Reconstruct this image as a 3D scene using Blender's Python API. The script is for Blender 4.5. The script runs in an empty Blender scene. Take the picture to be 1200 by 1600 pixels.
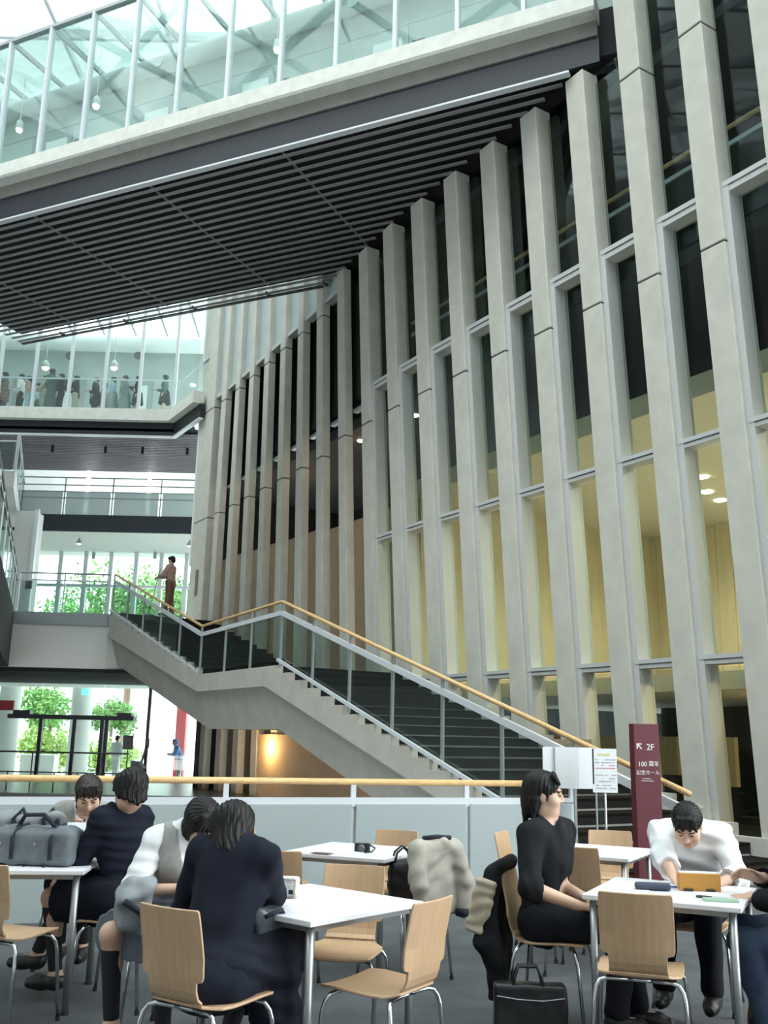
import bpy, bmesh, math, random
import numpy as np
from mathutils import Vector, Matrix

random.seed(7)
S = bpy.context.scene
COL = S.collection

# ---------------------------------------------------------------- camera
FPX, EYE, ROLL = 1500.0, 1.44, 0.021
PITCH = math.atan(355.0 / FPX)
_fw = Vector((0, math.cos(PITCH), math.sin(PITCH)))
_u0 = Vector((0, -math.sin(PITCH), math.cos(PITCH)))
_r0 = Vector((1, 0, 0))
CR = _r0 * math.cos(ROLL) + _u0 * math.sin(ROLL)
CU = _u0 * math.cos(ROLL) - _r0 * math.sin(ROLL)
CAMPOS = Vector((0, 0, EYE))
cam = bpy.data.cameras.new('camera')
cam.sensor_fit = 'HORIZONTAL'
cam.sensor_width = 36
cam.lens = 36 * FPX / 1200
cam.clip_end = 400
camo = bpy.data.objects.new('camera', cam)
COL.objects.link(camo)
m = Matrix((CR, CU, -_fw)).transposed().to_4x4()
m.translation = CAMPOS
camo.matrix_world = m
S.camera = camo

# ---------------------------------------------------------------- light
S.view_settings.view_transform = 'Standard'
S.view_settings.look = 'None'
S.view_settings.gamma = 1
S.view_settings.use_curve_mapping = False
S.view_settings.exposure = 1.1
W = bpy.data.worlds.new('sky')
S.world = W
W.use_nodes = True
bgn = W.node_tree.nodes['Background']
bgn.inputs[0].default_value = (0.90, 0.97, 1.0, 1)
bgn.inputs[1].default_value = 3.3
S.cycles.max_bounces = 10
S.cycles.diffuse_bounces = 5
S.cycles.glossy_bounces = 4
S.cycles.transparent_max_bounces = 24
S.cycles.sample_clamp_indirect = 6
S.cycles.use_denoising = True
S.cycles.caustics_reflective = False
S.cycles.caustics_refractive = False


def sun(name, rot, strength, angle, color):
    l = bpy.data.lights.new(name, 'SUN')
    l.energy = strength
    l.angle = angle
    l.color = color
    o = bpy.data.objects.new(name, l)
    o.rotation_euler = rot
    COL.objects.link(o)


sun('sun', (math.radians(26), math.radians(-32), 0), 1.5, math.radians(40), (1, .98, .94))


# ---------------------------------------------------------------- materials
def mat(name, col, rough=.6, metal=0, noise=0, nscale=8, bump=0, bscale=60, spec=.5, emit=None, estr=0, stretch=None, sheen=0):
    M = bpy.data.materials.new(name)
    M.use_nodes = True
    nt = M.node_tree
    p = nt.nodes['Principled BSDF']
    p.inputs['Base Color'].default_value = (*col, 1)
    p.inputs['Roughness'].default_value = rough
    p.inputs['Metallic'].default_value = metal
    p.inputs['Specular IOR Level'].default_value = spec
    if sheen:
        p.inputs['Sheen Weight'].default_value = sheen
    tc = None
    if noise or bump:
        tc = nt.nodes.new('ShaderNodeTexCoord')
        mp = nt.nodes.new('ShaderNodeMapping')
        nt.links.new(tc.outputs['Object'], mp.inputs[0])
        if stretch:
            mp.inputs['Scale'].default_value = stretch
    if noise:
        n = nt.nodes.new('ShaderNodeTexNoise')
        n.inputs['Scale'].default_value = nscale
        n.inputs['Detail'].default_value = 5
        nt.links.new(mp.outputs[0], n.inputs['Vector'])
        r = nt.nodes.new('ShaderNodeValToRGB')
        r.color_ramp.elements[0].position = .3
        r.color_ramp.elements[1].position = .7
        r.color_ramp.elements[0].color = (*[c * (1 - noise) for c in col], 1)
        r.color_ramp.elements[1].color = (*[min(1, c * (1 + noise)) for c in col], 1)
        nt.links.new(n.outputs['Fac'], r.inputs[0])
        nt.links.new(r.outputs[0], p.inputs['Base Color'])
    if bump:
        n2 = nt.nodes.new('ShaderNodeTexNoise')
        n2.inputs['Scale'].default_value = bscale
        n2.inputs['Detail'].default_value = 4
        nt.links.new(mp.outputs[0], n2.inputs['Vector'])
        b = nt.nodes.new('ShaderNodeBump')
        b.inputs['Strength'].default_value = bump
        b.inputs['Distance'].default_value = .01
        nt.links.new(n2.outputs['Fac'], b.inputs['Height'])
        nt.links.new(b.outputs[0], p.inputs['Normal'])
    if emit:
        p.inputs['Emission Color'].default_value = (*emit, 1)
        p.inputs['Emission Strength'].default_value = estr
    return M


def glass(name, tint=(1, 1, 1), refl=.08, kf=.5, frost=0, frostcol=(.8, .9, .88), rough=.02):
    """thin pane: tinted see-through, a faint mirror, optionally a milky layer"""
    M = bpy.data.materials.new(name)
    M.use_nodes = True
    nt = M.node_tree
    nt.nodes.clear()
    out = nt.nodes.new('ShaderNodeOutputMaterial')
    t = nt.nodes.new('ShaderNodeBsdfTransparent')
    t.inputs[0].default_value = (*tint, 1)
    g = nt.nodes.new('ShaderNodeBsdfGlossy')
    g.inputs['Roughness'].default_value = rough
    fr = nt.nodes.new('ShaderNodeLayerWeight')
    fr.inputs[0].default_value = .22
    ml = nt.nodes.new('ShaderNodeMath')
    ml.operation = 'MULTIPLY_ADD'
    ml.inputs[1].default_value = kf
    ml.inputs[2].default_value = refl
    nt.links.new(fr.outputs['Fresnel'], ml.inputs[0])
    mx = nt.nodes.new('ShaderNodeMixShader')
    nt.links.new(ml.outputs[0], mx.inputs[0])
    last = t
    if frost:
        dsh = nt.nodes.new('ShaderNodeBsdfDiffuse')
        dsh.inputs[0].default_value = (*frostcol, 1)
        tr = nt.nodes.new('ShaderNodeBsdfTranslucent')
        tr.inputs[0].default_value = (*frostcol, 1)
        m0 = nt.nodes.new('ShaderNodeMixShader')
        m0.inputs[0].default_value = .35
        nt.links.new(dsh.outputs[0], m0.inputs[1])
        nt.links.new(tr.outputs[0], m0.inputs[2])
        m1 = nt.nodes.new('ShaderNodeMixShader')
        m1.inputs[0].default_value = frost
        nt.links.new(t.outputs[0], m1.inputs[1])
        nt.links.new(m0.outputs[0], m1.inputs[2])
        last = m1
    nt.links.new(last.outputs[0], mx.inputs[1])
    nt.links.new(g.outputs[0], mx.inputs[2])
    nt.links.new(mx.outputs[0], out.inputs[0])
    return M


M = {}
M['concrete'] = mat('precast_concrete', (.63, .615, .545), .85, noise=.07, nscale=3, bump=.12, bscale=90)
M['concrete2'] = mat('stair_concrete', (.50, .48, .43), .85, noise=.08, nscale=3, bump=.1)
M['downstand'] = mat('shaded_edge_concrete', (.20, .20, .18), .85, noise=.1, nscale=3)  # concrete darkened: shade beneath the bridge sill is put into the colour
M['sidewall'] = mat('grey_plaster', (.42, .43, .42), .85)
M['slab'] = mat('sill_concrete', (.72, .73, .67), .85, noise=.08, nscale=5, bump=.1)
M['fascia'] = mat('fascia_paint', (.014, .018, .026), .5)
M['slat'] = mat('slat_aluminium', (.25, .24, .26), .45)
M['black'] = mat('void_black', (.012, .012, .014), .9)
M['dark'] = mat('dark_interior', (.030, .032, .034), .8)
M['white'] = mat('white_wall', (.80, .83, .81), .8)
M['corridor'] = mat('pale_corridor_wall', (.46, .51, .49), .8)
M['offwhite'] = mat('painted_plaster', (.62, .63, .60), .85)
M['whitemetal'] = mat('white_painted_steel', (.66, .69, .72), .4)
M['greymetal'] = mat('grey_steel', (.33, .36, .37), .4, .3)
M['frame'] = mat('window_frame_paint', (.60, .61, .60), .45)
M['darkframe'] = mat('dark_door_frame', (.03, .033, .035), .4)
M['wood'] = mat('handrail_wood', (.74, .48, .22), .45, noise=.14, nscale=6, stretch=(1, 8, 8))
M['tread'] = mat('tread_carpet', (.014, .011, .010), .98, noise=.25, nscale=40, spec=.1)
M['riser'] = mat('riser_carpet', (.014, .012, .011), .95, noise=.25, nscale=40)
M['carpet'] = mat('floor_carpet', (.085, .092, .098), .95, noise=.22, nscale=3.5, bump=.3, bscale=400)
M['tile'] = mat('polished_floor', (.05, .05, .05), .30, noise=.06, nscale=4)
M['beige'] = mat('beige_lobby_wall', (.46, .35, .24), .85, noise=.08, nscale=2)
M['brownwall'] = mat('brown_panel', (.22, .17, .10), .7, noise=.15, nscale=4, stretch=(6, 6, .5))
M['warmwood'] = mat('warm_wood_panel', (.56, .49, .34), .6, noise=.08, nscale=3, stretch=(6, 6, .4))
M['warmceil'] = mat('lobby_ceiling', (.52, .49, .42), .8)
M['lamp'] = mat('lamp_glow', (1, .9, .7), .5, emit=(1, .86, .6), estr=28)
M['lampw'] = mat('pendant_glow', (1, 1, 1), .5, emit=(1, .97, .88), estr=9)
M['tube'] = mat('tube_glow', (1, 1, 1), .5, emit=(1, 1, 1), estr=6)
M['glass'] = glass('clear_glass', (.86, .95, .93), .04)
M['paleglass'] = glass('bridge_glass', (.90, .97, .95), .02, frost=.05, kf=.12)
M['railglass'] = glass('balustrade_glass', (.74, .82, .80), .02, kf=.15, frost=.02, frostcol=(.6, .7, .68))
M['winglass'] = glass('facade_glass', (.74, .82, .80), .012, kf=.12)
M['roofglass'] = glass('roof_glass', (.64, .66, .66), .02)
M['frost'] = glass('frosted_glass', (.75, .85, .82), .03, frost=.88, frostcol=(.62, .70, .70), rough=.3)
M['palestrip'] = mat('pale_blue_panel', (.50, .60, .60), .5)
M['maroon'] = mat('maroon_sign_paint', (.115, .012, .022), .5)
M['sign_white'] = mat('sign_lettering', (.85, .82, .80), .6)
M['paper'] = mat('white_paper', (.80, .81, .83), .8)
M['paperink'] = mat('grey_print', (.34, .34, .38), .8)
M['paperred'] = mat('red_print', (.62, .25, .25), .8)
M['papergold'] = mat('yellow_print', (.70, .62, .28), .8)
M['leaf'] = mat('leaf_green', (.14, .30, .07), .7, noise=.35, nscale=1.5)
M['leaf2'] = mat('leaf_light', (.30, .42, .10), .7, noise=.3, nscale=1.5)
M['bark'] = mat('bark', (.22, .13, .10), .9)
M['paving'] = mat('paving', (.62, .62, .60), .8, noise=.06, nscale=2)
M['red'] = mat('red_paint', (.50, .06, .07), .6)
M['green_lit'] = mat('green_sign', (.1, .6, .35), .5, emit=(.1, .8, .5), estr=1.0)


# ---------------------------------------------------------------- mesh building
class MB:
    def __init__(s):
        s.v, s.f, s.mi = [], [], []

    def add(s, vs, fs, mi=0):
        o = len(s.v)
        s.v += [tuple(v) for v in vs]
        s.f += [tuple(i + o for i in f) for f in fs]
        s.mi += [mi] * len(fs)
        return s

    def hexa(s, p, mi=0):
        """8 corner points: bottom ring 0-3, top ring 4-7"""
        return s.add(p, [(3, 2, 1, 0), (4, 5, 6, 7), (0, 1, 5, 4), (1, 2, 6, 5), (2, 3, 7, 6), (3, 0, 4, 7)], mi)

    def box(s, c, size, ax=None, mi=0):
        c = Vector(c)
        X, Y, Z = ax if ax else (Vector((1, 0, 0)), Vector((0, 1, 0)), Vector((0, 0, 1)))
        a, b, d = [q / 2 for q in size]
        P = [c + X * (a * i) + Y * (b * j) + Z * (d * k) for k in (-1, 1) for i, j in ((-1, -1), (1, -1), (1, 1), (-1, 1))]
        return s.hexa(P, mi)

    def ab(s, lo, hi, mi=0):
        return s.box([(l + h) / 2 for l, h in zip(lo, hi)], [abs(h - l) for l, h in zip(lo, hi)], None, mi)

    def beam(s, p, q, w, h, up=(0, 0, 1), mi=0):
        p, q = Vector(p), Vector(q)
        Y = (q - p)
        L = Y.length
        Y.normalize()
        X = Y.cross(Vector(up)).normalized()
        Z = X.cross(Y)
        return s.box((p + q) / 2, (w, L, h), (X, Y, Z), mi)

    def prism(s, pts, vec, mi=0):
        n = len(pts)
        vec = Vector(vec)
        vs = [Vector(p) for p in pts] + [Vector(p) + vec for p in pts]
        fs = [tuple(range(n - 1, -1, -1)), tuple(range(n, 2 * n))] + [(i, (i + 1) % n, n + (i + 1) % n, n + i) for i in range(n)]
        return s.add(vs, fs, mi)

    def tube(s, pts, r, n=10, mi=0, closed=False):
        pts = [Vector(p) for p in pts]
        rs = r if isinstance(r, (list, tuple)) else [r] * len(pts)
        N = len(pts)
        T = []
        for i in range(N):
            a = pts[i - 1] if (i > 0 or closed) else pts[0]
            b = pts[(i + 1) % N] if (i < N - 1 or closed) else pts[-1]
            T.append((b - a).normalized())
        ref = Vector((0, 0, 1)) if abs(T[0].z) < .9 else Vector((1, 0, 0))
        X = T[0].cross(ref).normalized()
        vs = []
        for i in range(N):
            X = (X - T[i] * X.dot(T[i])).normalized()
            Y = T[i].cross(X)
            for k in range(n):
                a = 2 * math.pi * k / n
                vs.append(pts[i] + (X * math.cos(a) + Y * math.sin(a)) * rs[i])
        fs = []
        for i in range(N if closed else N - 1):
            j = (i + 1) % N
            for k in range(n):
                k2 = (k + 1) % n
                fs.append((i * n + k, i * n + k2, j * n + k2, j * n + k))
        if not closed:
            fs.append(tuple(range(n - 1, -1, -1)))
            fs.append(tuple((N - 1) * n + k for k in range(n)))
        return s.add(vs, fs, mi)

    def lathe(s, prof, c=(0, 0, 0), n=20, mi=0):
        c = Vector(c)
        vs = []
        for r, z in prof:
            for k in range(n):
                a = 2 * math.pi * k / n
                vs.append(c + Vector((r * math.cos(a), r * math.sin(a), z)))
        N = len(prof)
        fs = []
        for i in range(N - 1):
            for k in range(n):
                k2 = (k + 1) % n
                fs.append((i * n + k, i * n + k2, (i + 1) * n + k2, (i + 1) * n + k))
        fs.append(tuple(range(n - 1, -1, -1)))
        fs.append(tuple((N - 1) * n + k for k in range(n)))
        return s.add(vs, fs, mi)

    def build(s, name, mats, parent=None, loc=None, smooth=False, bevel=0, seg=2, off=None):
        """off: world point that the mesh coordinates are taken from (its own or its parent's base)"""
        me = bpy.data.meshes.new(name)
        v = s.v
        if off is not None:
            v = [(a - off[0], b - off[1], c - off[2]) for a, b, c in v]
        me.from_pydata(v, [], s.f)
        mats = mats if isinstance(mats, (list, tuple)) else [mats]
        for q in mats:
            me.materials.append(M[q] if isinstance(q, str) else q)
        if len(mats) > 1:
            me.polygons.foreach_set('material_index', s.mi)
        if smooth:
            me.polygons.foreach_set('use_smooth', [True] * len(s.f))
        bm = bmesh.new()
        bm.from_mesh(me)
        bmesh.ops.recalc_face_normals(bm, faces=bm.faces)
        bm.to_mesh(me)
        bm.free()
        o = bpy.data.objects.new(name, me)
        COL.objects.link(o)
        if parent:
            o.parent = parent
        elif off is not None:
            o.location = off
        if loc is not None:
            o.location = loc
        if bevel:
            b = o.modifiers.new('bevel', 'BEVEL')
            b.width = bevel
            b.segments = seg
            b.limit_method = 'ANGLE'
        return o


def tag(o, label=None, cat=None, group=None, kind=None):
    if label:
        o['label'] = label
    if cat:
        o['category'] = cat
    if group:
        o['group'] = group
    if kind:
        o['kind'] = kind
    return o


def empty(name, loc=(0, 0, 0), rz=0, **k):
    o = bpy.data.objects.new(name, None)
    o.empty_display_size = .1
    COL.objects.link(o)
    o.location = loc
    o.rotation_euler = (0, 0, rz)
    return tag(o, **k)


def copy_tree(o, parent=None):
    c = o.copy()
    COL.objects.link(c)
    if parent:
        c.parent = parent
    for ch in list(o.children):
        copy_tree(ch, c)
    return c


def text_mesh(name, body, size, M4, mt, parent=None, depth=.002, align='LEFT'):
    cu = bpy.data.curves.new(name, 'FONT')
    cu.body = body
    cu.size = size
    cu.extrude = depth
    cu.align_x = align
    t = bpy.data.objects.new(name, cu)
    COL.objects.link(t)
    bpy.context.view_layer.update()
    me = bpy.data.meshes.new_from_object(t.evaluated_get(bpy.context.evaluated_depsgraph_get()))
    bpy.data.objects.remove(t)
    me.materials.clear()
    me.materials.append(M[mt])
    o = bpy.data.objects.new(name, me)
    COL.objects.link(o)
    if parent:
        o.parent = parent
    o.matrix_basis = M4
    return o


ORD = ['first', 'second', 'third', 'fourth', 'fifth', 'sixth', 'seventh', 'eighth', 'ninth', 'tenth', 'eleventh', 'twelfth', 'thirteenth',
       'fourteenth', 'fifteenth', 'sixteenth', 'seventeenth', 'eighteenth', 'nineteenth', 'twentieth', 'twenty-first', 'twenty-second', 'twenty-third', 'twenty-fourth']


def ray(x, y):
    return CR * ((x - 600) / FPX) - CU * ((y - 800) / FPX) + _fw


def atz(x, y, z):
    v = ray(x, y)
    return CAMPOS + v * ((z - EYE) / v.z)


def aty(x, y, Y):
    v = ray(x, y)
    return CAMPOS + v * (Y / v.y)


Z = Vector((0, 0, 1))

# ================================================================ SETTING
# facade frame: t runs along the facade away from the viewer, s into the building, z up
FD = Vector((-.53, .848, 0)).normalized()
FN = Vector((.848, .53, 0)).normalized()
FP0 = Vector((.8137, 18.599, 0))
LEAN = .061


def lean(t, z):
    return -LEAN * z * (1 if t < 0 else max(0, 1 - t / 10.6))


def FP(t, s, z, inclined=False):
    return FP0 + FD * t + FN * (s + (lean(t, z) if inclined else 0)) + Z * z


def fbox(mb, t0, t1, s0, s1, z0, z1, inc=False, mi=0):
    P = [FP(t, s, z, inc) for z in (z0, z1) for t, s in ((t0, s0), (t1, s0), (t1, s1), (t0, s1))]
    mb.hexa(P, mi)
    return mb


# near guard rail line
def GR(x):
    return Vector((x, 9.15 + .33 * (x - .77), 0))


GRD = Vector((1, .33, 0)).normalized()
GRN = Vector((.33, -1, 0)).normalized()   # toward the viewer

# floors ---------------------------------------------------------
mb = MB()
gl, gr_ = GR(-9), GR(1.86)
pts = [(-9, -5, 0), (9, -5, 0)]
end = FP(-9.4, 0, 0)
pts += [(end.x + 6, end.y - .2, 0), tuple(FP(-8.2, .1, 0)), tuple(FP(-8.2, -2.95, 0)), (gr_.x, gr_.y, 0), (gl.x, gl.y, 0)]
mb.prism([Vector(p) for p in pts], (0, 0, -.35))
tag(mb.build('floor', 'carpet'), 'dark grey carpet under the cafe tables', kind='structure')

mb = MB().ab((-22, 24.2, -.4), (-2.5, 33.6, 0))
tag(mb.build('floor_entrance', 'tile'), 'polished entrance hall floor beyond the stairwell', kind='structure')
mb = MB().ab((-22, 2, -3.9), (9, 30, -3.6))
tag(mb.build('floor_lower', 'dark'), 'dark floor at the bottom of the stairwell', kind='structure')
mb = MB().ab((-22, 24.2, -3.6), (-2.5, 24.4, -.4))
tag(mb.build('wall_stairwell', 'dark'), 'dark far side of the stairwell opening', kind='structure')

# enclosing walls, behind and to the left of the viewer
mb = MB().ab((-16, -5.6, 0), (14, -5.2, 24))
tag(mb.build('wall_back', 'sidewall'), 'plain wall behind the cafe', kind='structure')
mb = MB().ab((-16.4, -5.6, -3.9), (-16, 40, 20))
tag(mb.build('wall_left', 'sidewall'), 'plain pale wall on the far left of the atrium', kind='structure')

# ---------------------------------------------------------------- facade columns
TK = {k: -7.9 + 1.158 * k for k in range(-4, 19)}
for k in range(-3, 18):
    t = TK[k]
    if k >= 17:
        t0, t1 = t - .1, t + 1.05
    else:
        t0, t1 = t + .12, t + .53
    dep = .34
    if 9 <= k < 17:
        t0, t1, dep = t + .15, t + .50, .21
    top = 16.5
    if 2 <= k <= 9:
        top = 12.18
    base = -3.6 if t > -7.9 else 0
    if k == 17:
        base = 3.2
    root = FP(t0, 0, max(base, 0))
    mb = MB()
    zs = [base, 7.9 if k >= 9 else 8.1, 11.45, top] if top > 12.5 else [base, 8.1, top]
    for a, b in zip(zs, zs[1:]):
        fbox(mb, t0, t1, 0, dep, a + (.012 if a != base else 0), b - .012, True)
        if b != top:
            fbox(mb, t0 + .01, t1 - .01, .012, dep - .01, b - .02, b + .02, True, 1)
    n = k + 4
    lab = 'wide pale concrete pier at the far end of the column row' if k == 17 else \
        'leaning pale concrete facade column, %s along the row from the right' % ORD[n - 1]
    tag(mb.build('facade_column', ['concrete', 'dark'], off=root, bevel=.012, seg=1), lab, 'column', 'concrete facade columns', 'structure')

# ---------------------------------------------------------------- facade window bays
ZT = (2.58, 5.55, 8.9, 11.85)
wn = 0
for k in range(-3, 18):
    wn += 1
    t1 = TK[k] + .12
    t0 = TK[k] - .63
    if k >= 10:
        t0 = TK[k] - .66
    if k >= 9:
        t1 = TK[k] + .15
    if k == 17:
        t1 = TK[k] - .1
    root = FP(t0, .3, 0)
    w = empty('window_%d' % wn, root, label='tall facade window bay, %s from the right between concrete columns' % ORD[wn - 1], kind='structure')
    right = k <= 8
    zt = 16.2 if not 2 <= k <= 9 else 12.1
    if right:
        zb = 0.0
        fr = MB()
        fbox(fr, t1 - .10, t1, .06, .34, zb, 8.94, True)
        fbox(fr, t0, t0 + .05, .26, .34, zb, 8.9, True)
        fr.build('jamb', 'frame', w, off=root)
        for z in ZT[:3]:
            if z < zt:
                tr = MB()
                h = .085 if z < 8 else .11
                fbox(tr, t0, t1 - .02, .05, .33, z - .02, z + h * .45, True)
                fbox(tr, t0, t1 - .02, .07, .33, z - h, z - .035, True)
                fbox(tr, t0, t1 - .02, .12, .33, z - .04, z - .015, True)
                tr.build('transom', 'frame', w, off=root)
        zl = [zb] + list(ZT[:3]) + [zt]
        for a, b in zip(zl, zl[1:]):
            g = MB()
            fbox(g, t0, t1, .28, .29, a + .05, b - .10, True)
            g.build('pane', 'winglass', w, off=root)
    else:
        fr = MB()
        fbox(fr, t0, t1, .22, .34, 8.66, 8.74, True)
        fr.build('lintel', 'greymetal', w, off=root)
        g = MB()
        fbox(g, t0, t1, .26, .27, 8.9, 11.75, True)
        g.build('pane', 'winglass', w, off=root)
        if zt > 13:
            g = MB()
            fbox(g, t0, t1, .06, .28, 11.75, 11.85, True)
            g.build('transom', 'frame', w, off=root)
            g = MB()
            fbox(g, t0, t1, .16, .26, 11.85, zt, True)
            g.build('spandrel', 'palestrip', w, off=root)

# building interior behind the facade ---------------------------------
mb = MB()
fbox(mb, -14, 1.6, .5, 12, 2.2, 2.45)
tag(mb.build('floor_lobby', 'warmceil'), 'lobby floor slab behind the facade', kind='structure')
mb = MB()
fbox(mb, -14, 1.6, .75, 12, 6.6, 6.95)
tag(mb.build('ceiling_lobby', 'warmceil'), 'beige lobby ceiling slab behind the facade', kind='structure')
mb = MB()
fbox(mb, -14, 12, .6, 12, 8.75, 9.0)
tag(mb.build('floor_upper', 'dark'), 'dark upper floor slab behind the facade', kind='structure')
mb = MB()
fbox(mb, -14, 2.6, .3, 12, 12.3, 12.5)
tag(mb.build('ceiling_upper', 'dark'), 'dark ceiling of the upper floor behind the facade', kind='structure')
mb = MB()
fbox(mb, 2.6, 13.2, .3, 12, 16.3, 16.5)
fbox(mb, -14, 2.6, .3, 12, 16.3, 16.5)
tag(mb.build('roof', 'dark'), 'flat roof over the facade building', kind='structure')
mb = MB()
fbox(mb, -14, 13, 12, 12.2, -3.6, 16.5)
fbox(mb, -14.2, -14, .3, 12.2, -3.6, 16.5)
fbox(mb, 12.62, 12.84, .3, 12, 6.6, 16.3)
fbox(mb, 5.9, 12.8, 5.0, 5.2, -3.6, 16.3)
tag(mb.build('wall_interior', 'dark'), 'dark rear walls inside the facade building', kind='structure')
mb = MB()
for i in range(34):   # wood panelling in the lobby
    fbox(mb, -13.9 + i * .46, -13.9 + i * .46 + .445, 8.0, 8.1, 2.45, 6.6)
fbox(mb, 1.45, 1.6, .9, 8.0, 2.45, 6.6)
tag(mb.build('wall_lobby', 'warmwood'), 'warm wood panelled lobby wall seen through the windows', kind='structure')
mb = MB()
for i in range(12):
    fbox(mb, -13 + i * 1.3, -12.2 + i * 1.3, 4.0, 4.1, .75 if i % 2 else .9, 1.6)
tag(mb.build('wall_panels', 'warmwood'), 'yellow panels in the dark room at the bottom of the facade', kind='structure')
mb = MB()
fbox(mb, -14, -1.0, 5.4, 5.5, 0, 2.2)
fbox(mb, -14, -2, .35, 12, -.25, -.02)
tag(mb.build('wall_room', 'dark'), 'dark room at the foot of the facade', kind='structure')

# wall behind the far columns, lit warm under the stairs
mb = MB()
fbox(mb, 1.5, 5.9, .7, .85, -3.6, 6.5)
fbox(mb, 5.9, 12.6, .7, .85, -3.6, 2.4)
fbox(mb, 5.9, 8.0, .7, .85, 2.4, 6.6)
fbox(mb, 8.35, 10.3, .7, .85, 2.4, 6.65)
fbox(mb, 10.6, 12.6, .7, .85, 2.4, 6.7)
fbox(mb, 8.0, 8.35, .7, .85, 5.6, 6.62)
fbox(mb, 10.3, 10.6, .7, .85, 5.6, 6.68)
fbox(mb, -8, 1.5, .42, .6, -3.6, -.02)
fbox(mb, -4.5, 7.0, -.10, -.02, -3.6, 1.5)
tag(mb.build('wall_facade', 'beige'), 'beige wall behind the far facade columns', kind='structure')

# inside guard rails at the upper floor, seen through the glass
for nm, s_, tt, lab in (('interior_railing', 0.62, (-13.5, 1.5), 'wood topped glass railing inside the dark upper floor of the facade'),):
    root = FP(-6, s_, 9.0)
    e = empty(nm, root, label=lab, cat='railing')
    a = MB().tube([FP(tt[0], s_, 10.62), FP(tt[1], s_, 10.62)], .035)
    a.build('handrail', 'wood', e, off=root)
    a = MB()
    fbox(a, tt[0], tt[1], s_ - .02, s_ + .02, 10.30, 10.37)
    a.build('rail', 'whitemetal', e, off=root)
    a = MB()
    fbox(a, tt[0], tt[1], s_ - .005, s_ + .005, 9.05, 10.3)
    a.build('glass_panel', 'railglass', e, off=root)

# warm light strips on the lobby wall
M['warmstrip'] = mat('warm_strip_glow', (1, .85, .6), .5, emit=(1, .80, .50), estr=5)
for i, (ta, tb, z) in enumerate(((-12.5, -8.2, 3.9), (-7.4, -1.5, 3.3))):
    mb = MB()
    fbox(mb, ta, tb, 7.86, 7.99, z, z + .10)
    tag(mb.build('light_strip', 'warmstrip', off=FP((ta + tb) / 2, 7.9, z)), 'warm horizontal light strip on the lobby wall, %s from the right' % ORD[i], 'lamp', 'lobby light strips')
# warm downlights of the lobby
dl = 0
for t, s in ((-9.5, 2.2), (-6.2, 2.0), (-3.0, 2.2), (-9.0, 5.4), (-5.6, 5.4), (-2.5, 5.4), (-3.2, 4.4), (-2.2, 6.2), (-.4, 3.0)):
    dl += 1
    p = FP(t, s, 6.598)
    mb = MB().lathe([(.13, 0), (.13, -.012), (.11, -.02)], (0, 0, 0), 16)
    o = mb.build('downlight', 'lamp', loc=p)
    tag(o, 'round warm downlight in the beige lobby ceiling', 'downlight', 'lobby ceiling downlights')
    if dl in (1, 2, 3, 5, 6):
        l = bpy.data.lights.new('lobby_light', 'SPOT')
        l.energy = 330
        l.color = (1, .88, .64)
        l.spot_size = math.radians(155)
        l.spot_blend = .6
        l.shadow_soft_size = .15
        lo = bpy.data.objects.new('lobby_light', l)
        lo.location = p - Z * .06
        COL.objects.link(lo)
for t, s, z in ((-5.9, 1.6, 12.28), (-1.6, 2.0, 12.28), (2.2, 1.2, 8.748), (4.6, 1.2, 8.748)):
    p = FP(t, s, z)
    o = MB().lathe([(.10, 0), (.10, -.012), (.08, -.02)], (0, 0, 0), 16).build('downlight', 'lamp', loc=p)
    tag(o, 'small warm downlight in the dark upper floor', 'downlight', 'upper floor downlights')
for t, s, z, en, nm in ((-.8, -1.2, -.9, 45, 'stair_light'), (6.3, -.36, 1.2, 26, 'stair_light'), (-7, 2.5, 1.9, 70, 'room_light'), (-10, 2.5, 1.9, 70, 'room_light'), (4.5, 1.6, 8.0, 10, 'hall_light'), (8.5, 1.6, 8.0, 8, 'hall_light')):
    l = bpy.data.lights.new(nm, 'POINT')
    l.energy = en
    l.color = (1, .66, .28)
    l.shadow_soft_size = .12
    lo = bpy.data.objects.new(nm, l)
    lo.location = FP(t, s, z)
    COL.objects.link(lo)

# ---------------------------------------------------------------- sky bridge over the atrium
BA = Vector((-8.45, 18.83, 0))
BB = Vector((.911, -.412, 0)).normalized()
BN = Vector((-.412, -.911, 0)).normalized()


def BP(u, o, z):
    return BA + BB * u + BN * o + Z * z


def bbox(mb, u0, u1, o0, o1, z0, z1, mi=0):
    mb.hexa([BP(u, o, z) for z in (z0, z1) for u, o in ((u0, o0), (u1, o0), (u1, o1), (u0, o1))], mi)
    return mb


U0, U1 = -4.5, 12.95
root = BP(4, 0, 12.2)
br = empty('bridge', root, label='long glazed bridge crossing overhead with a dark slatted underside', cat='bridge', kind='structure')
mb = MB()
mb.prism([BP(U0, .32, 13.36), BP(U0, .32, 13.06), BP(U0, .28, 13.02), BP(U0, -.3, 13.02), BP(U0, -.3, 13.36)], BB * (U1 - U0))
mb.build('sill', 'slab', br, off=root)
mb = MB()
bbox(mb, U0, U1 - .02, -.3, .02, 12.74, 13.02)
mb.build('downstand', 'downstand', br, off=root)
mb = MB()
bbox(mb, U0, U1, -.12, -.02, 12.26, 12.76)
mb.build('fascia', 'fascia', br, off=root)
mb = MB()
bbox(mb, U0, 12.45, -.10, .03, 12.17, 12.21)
mb.build('trim', 'whitemetal', br, off=root)


def u_facade(o, ds):
    """u where the bridge meets the leaning facade face (plus ds) at soffit height"""
    lo, hi = 0., 16.
    for _ in range(40):
        mid = (lo + hi) / 2
        q = BP(mid, o, 0) - FP0
        t, s = q.dot(FD), q.dot(FN)
        if s - lean(t, 12.2) < ds:
            lo = mid
        else:
            hi = mid
    return lo


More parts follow.
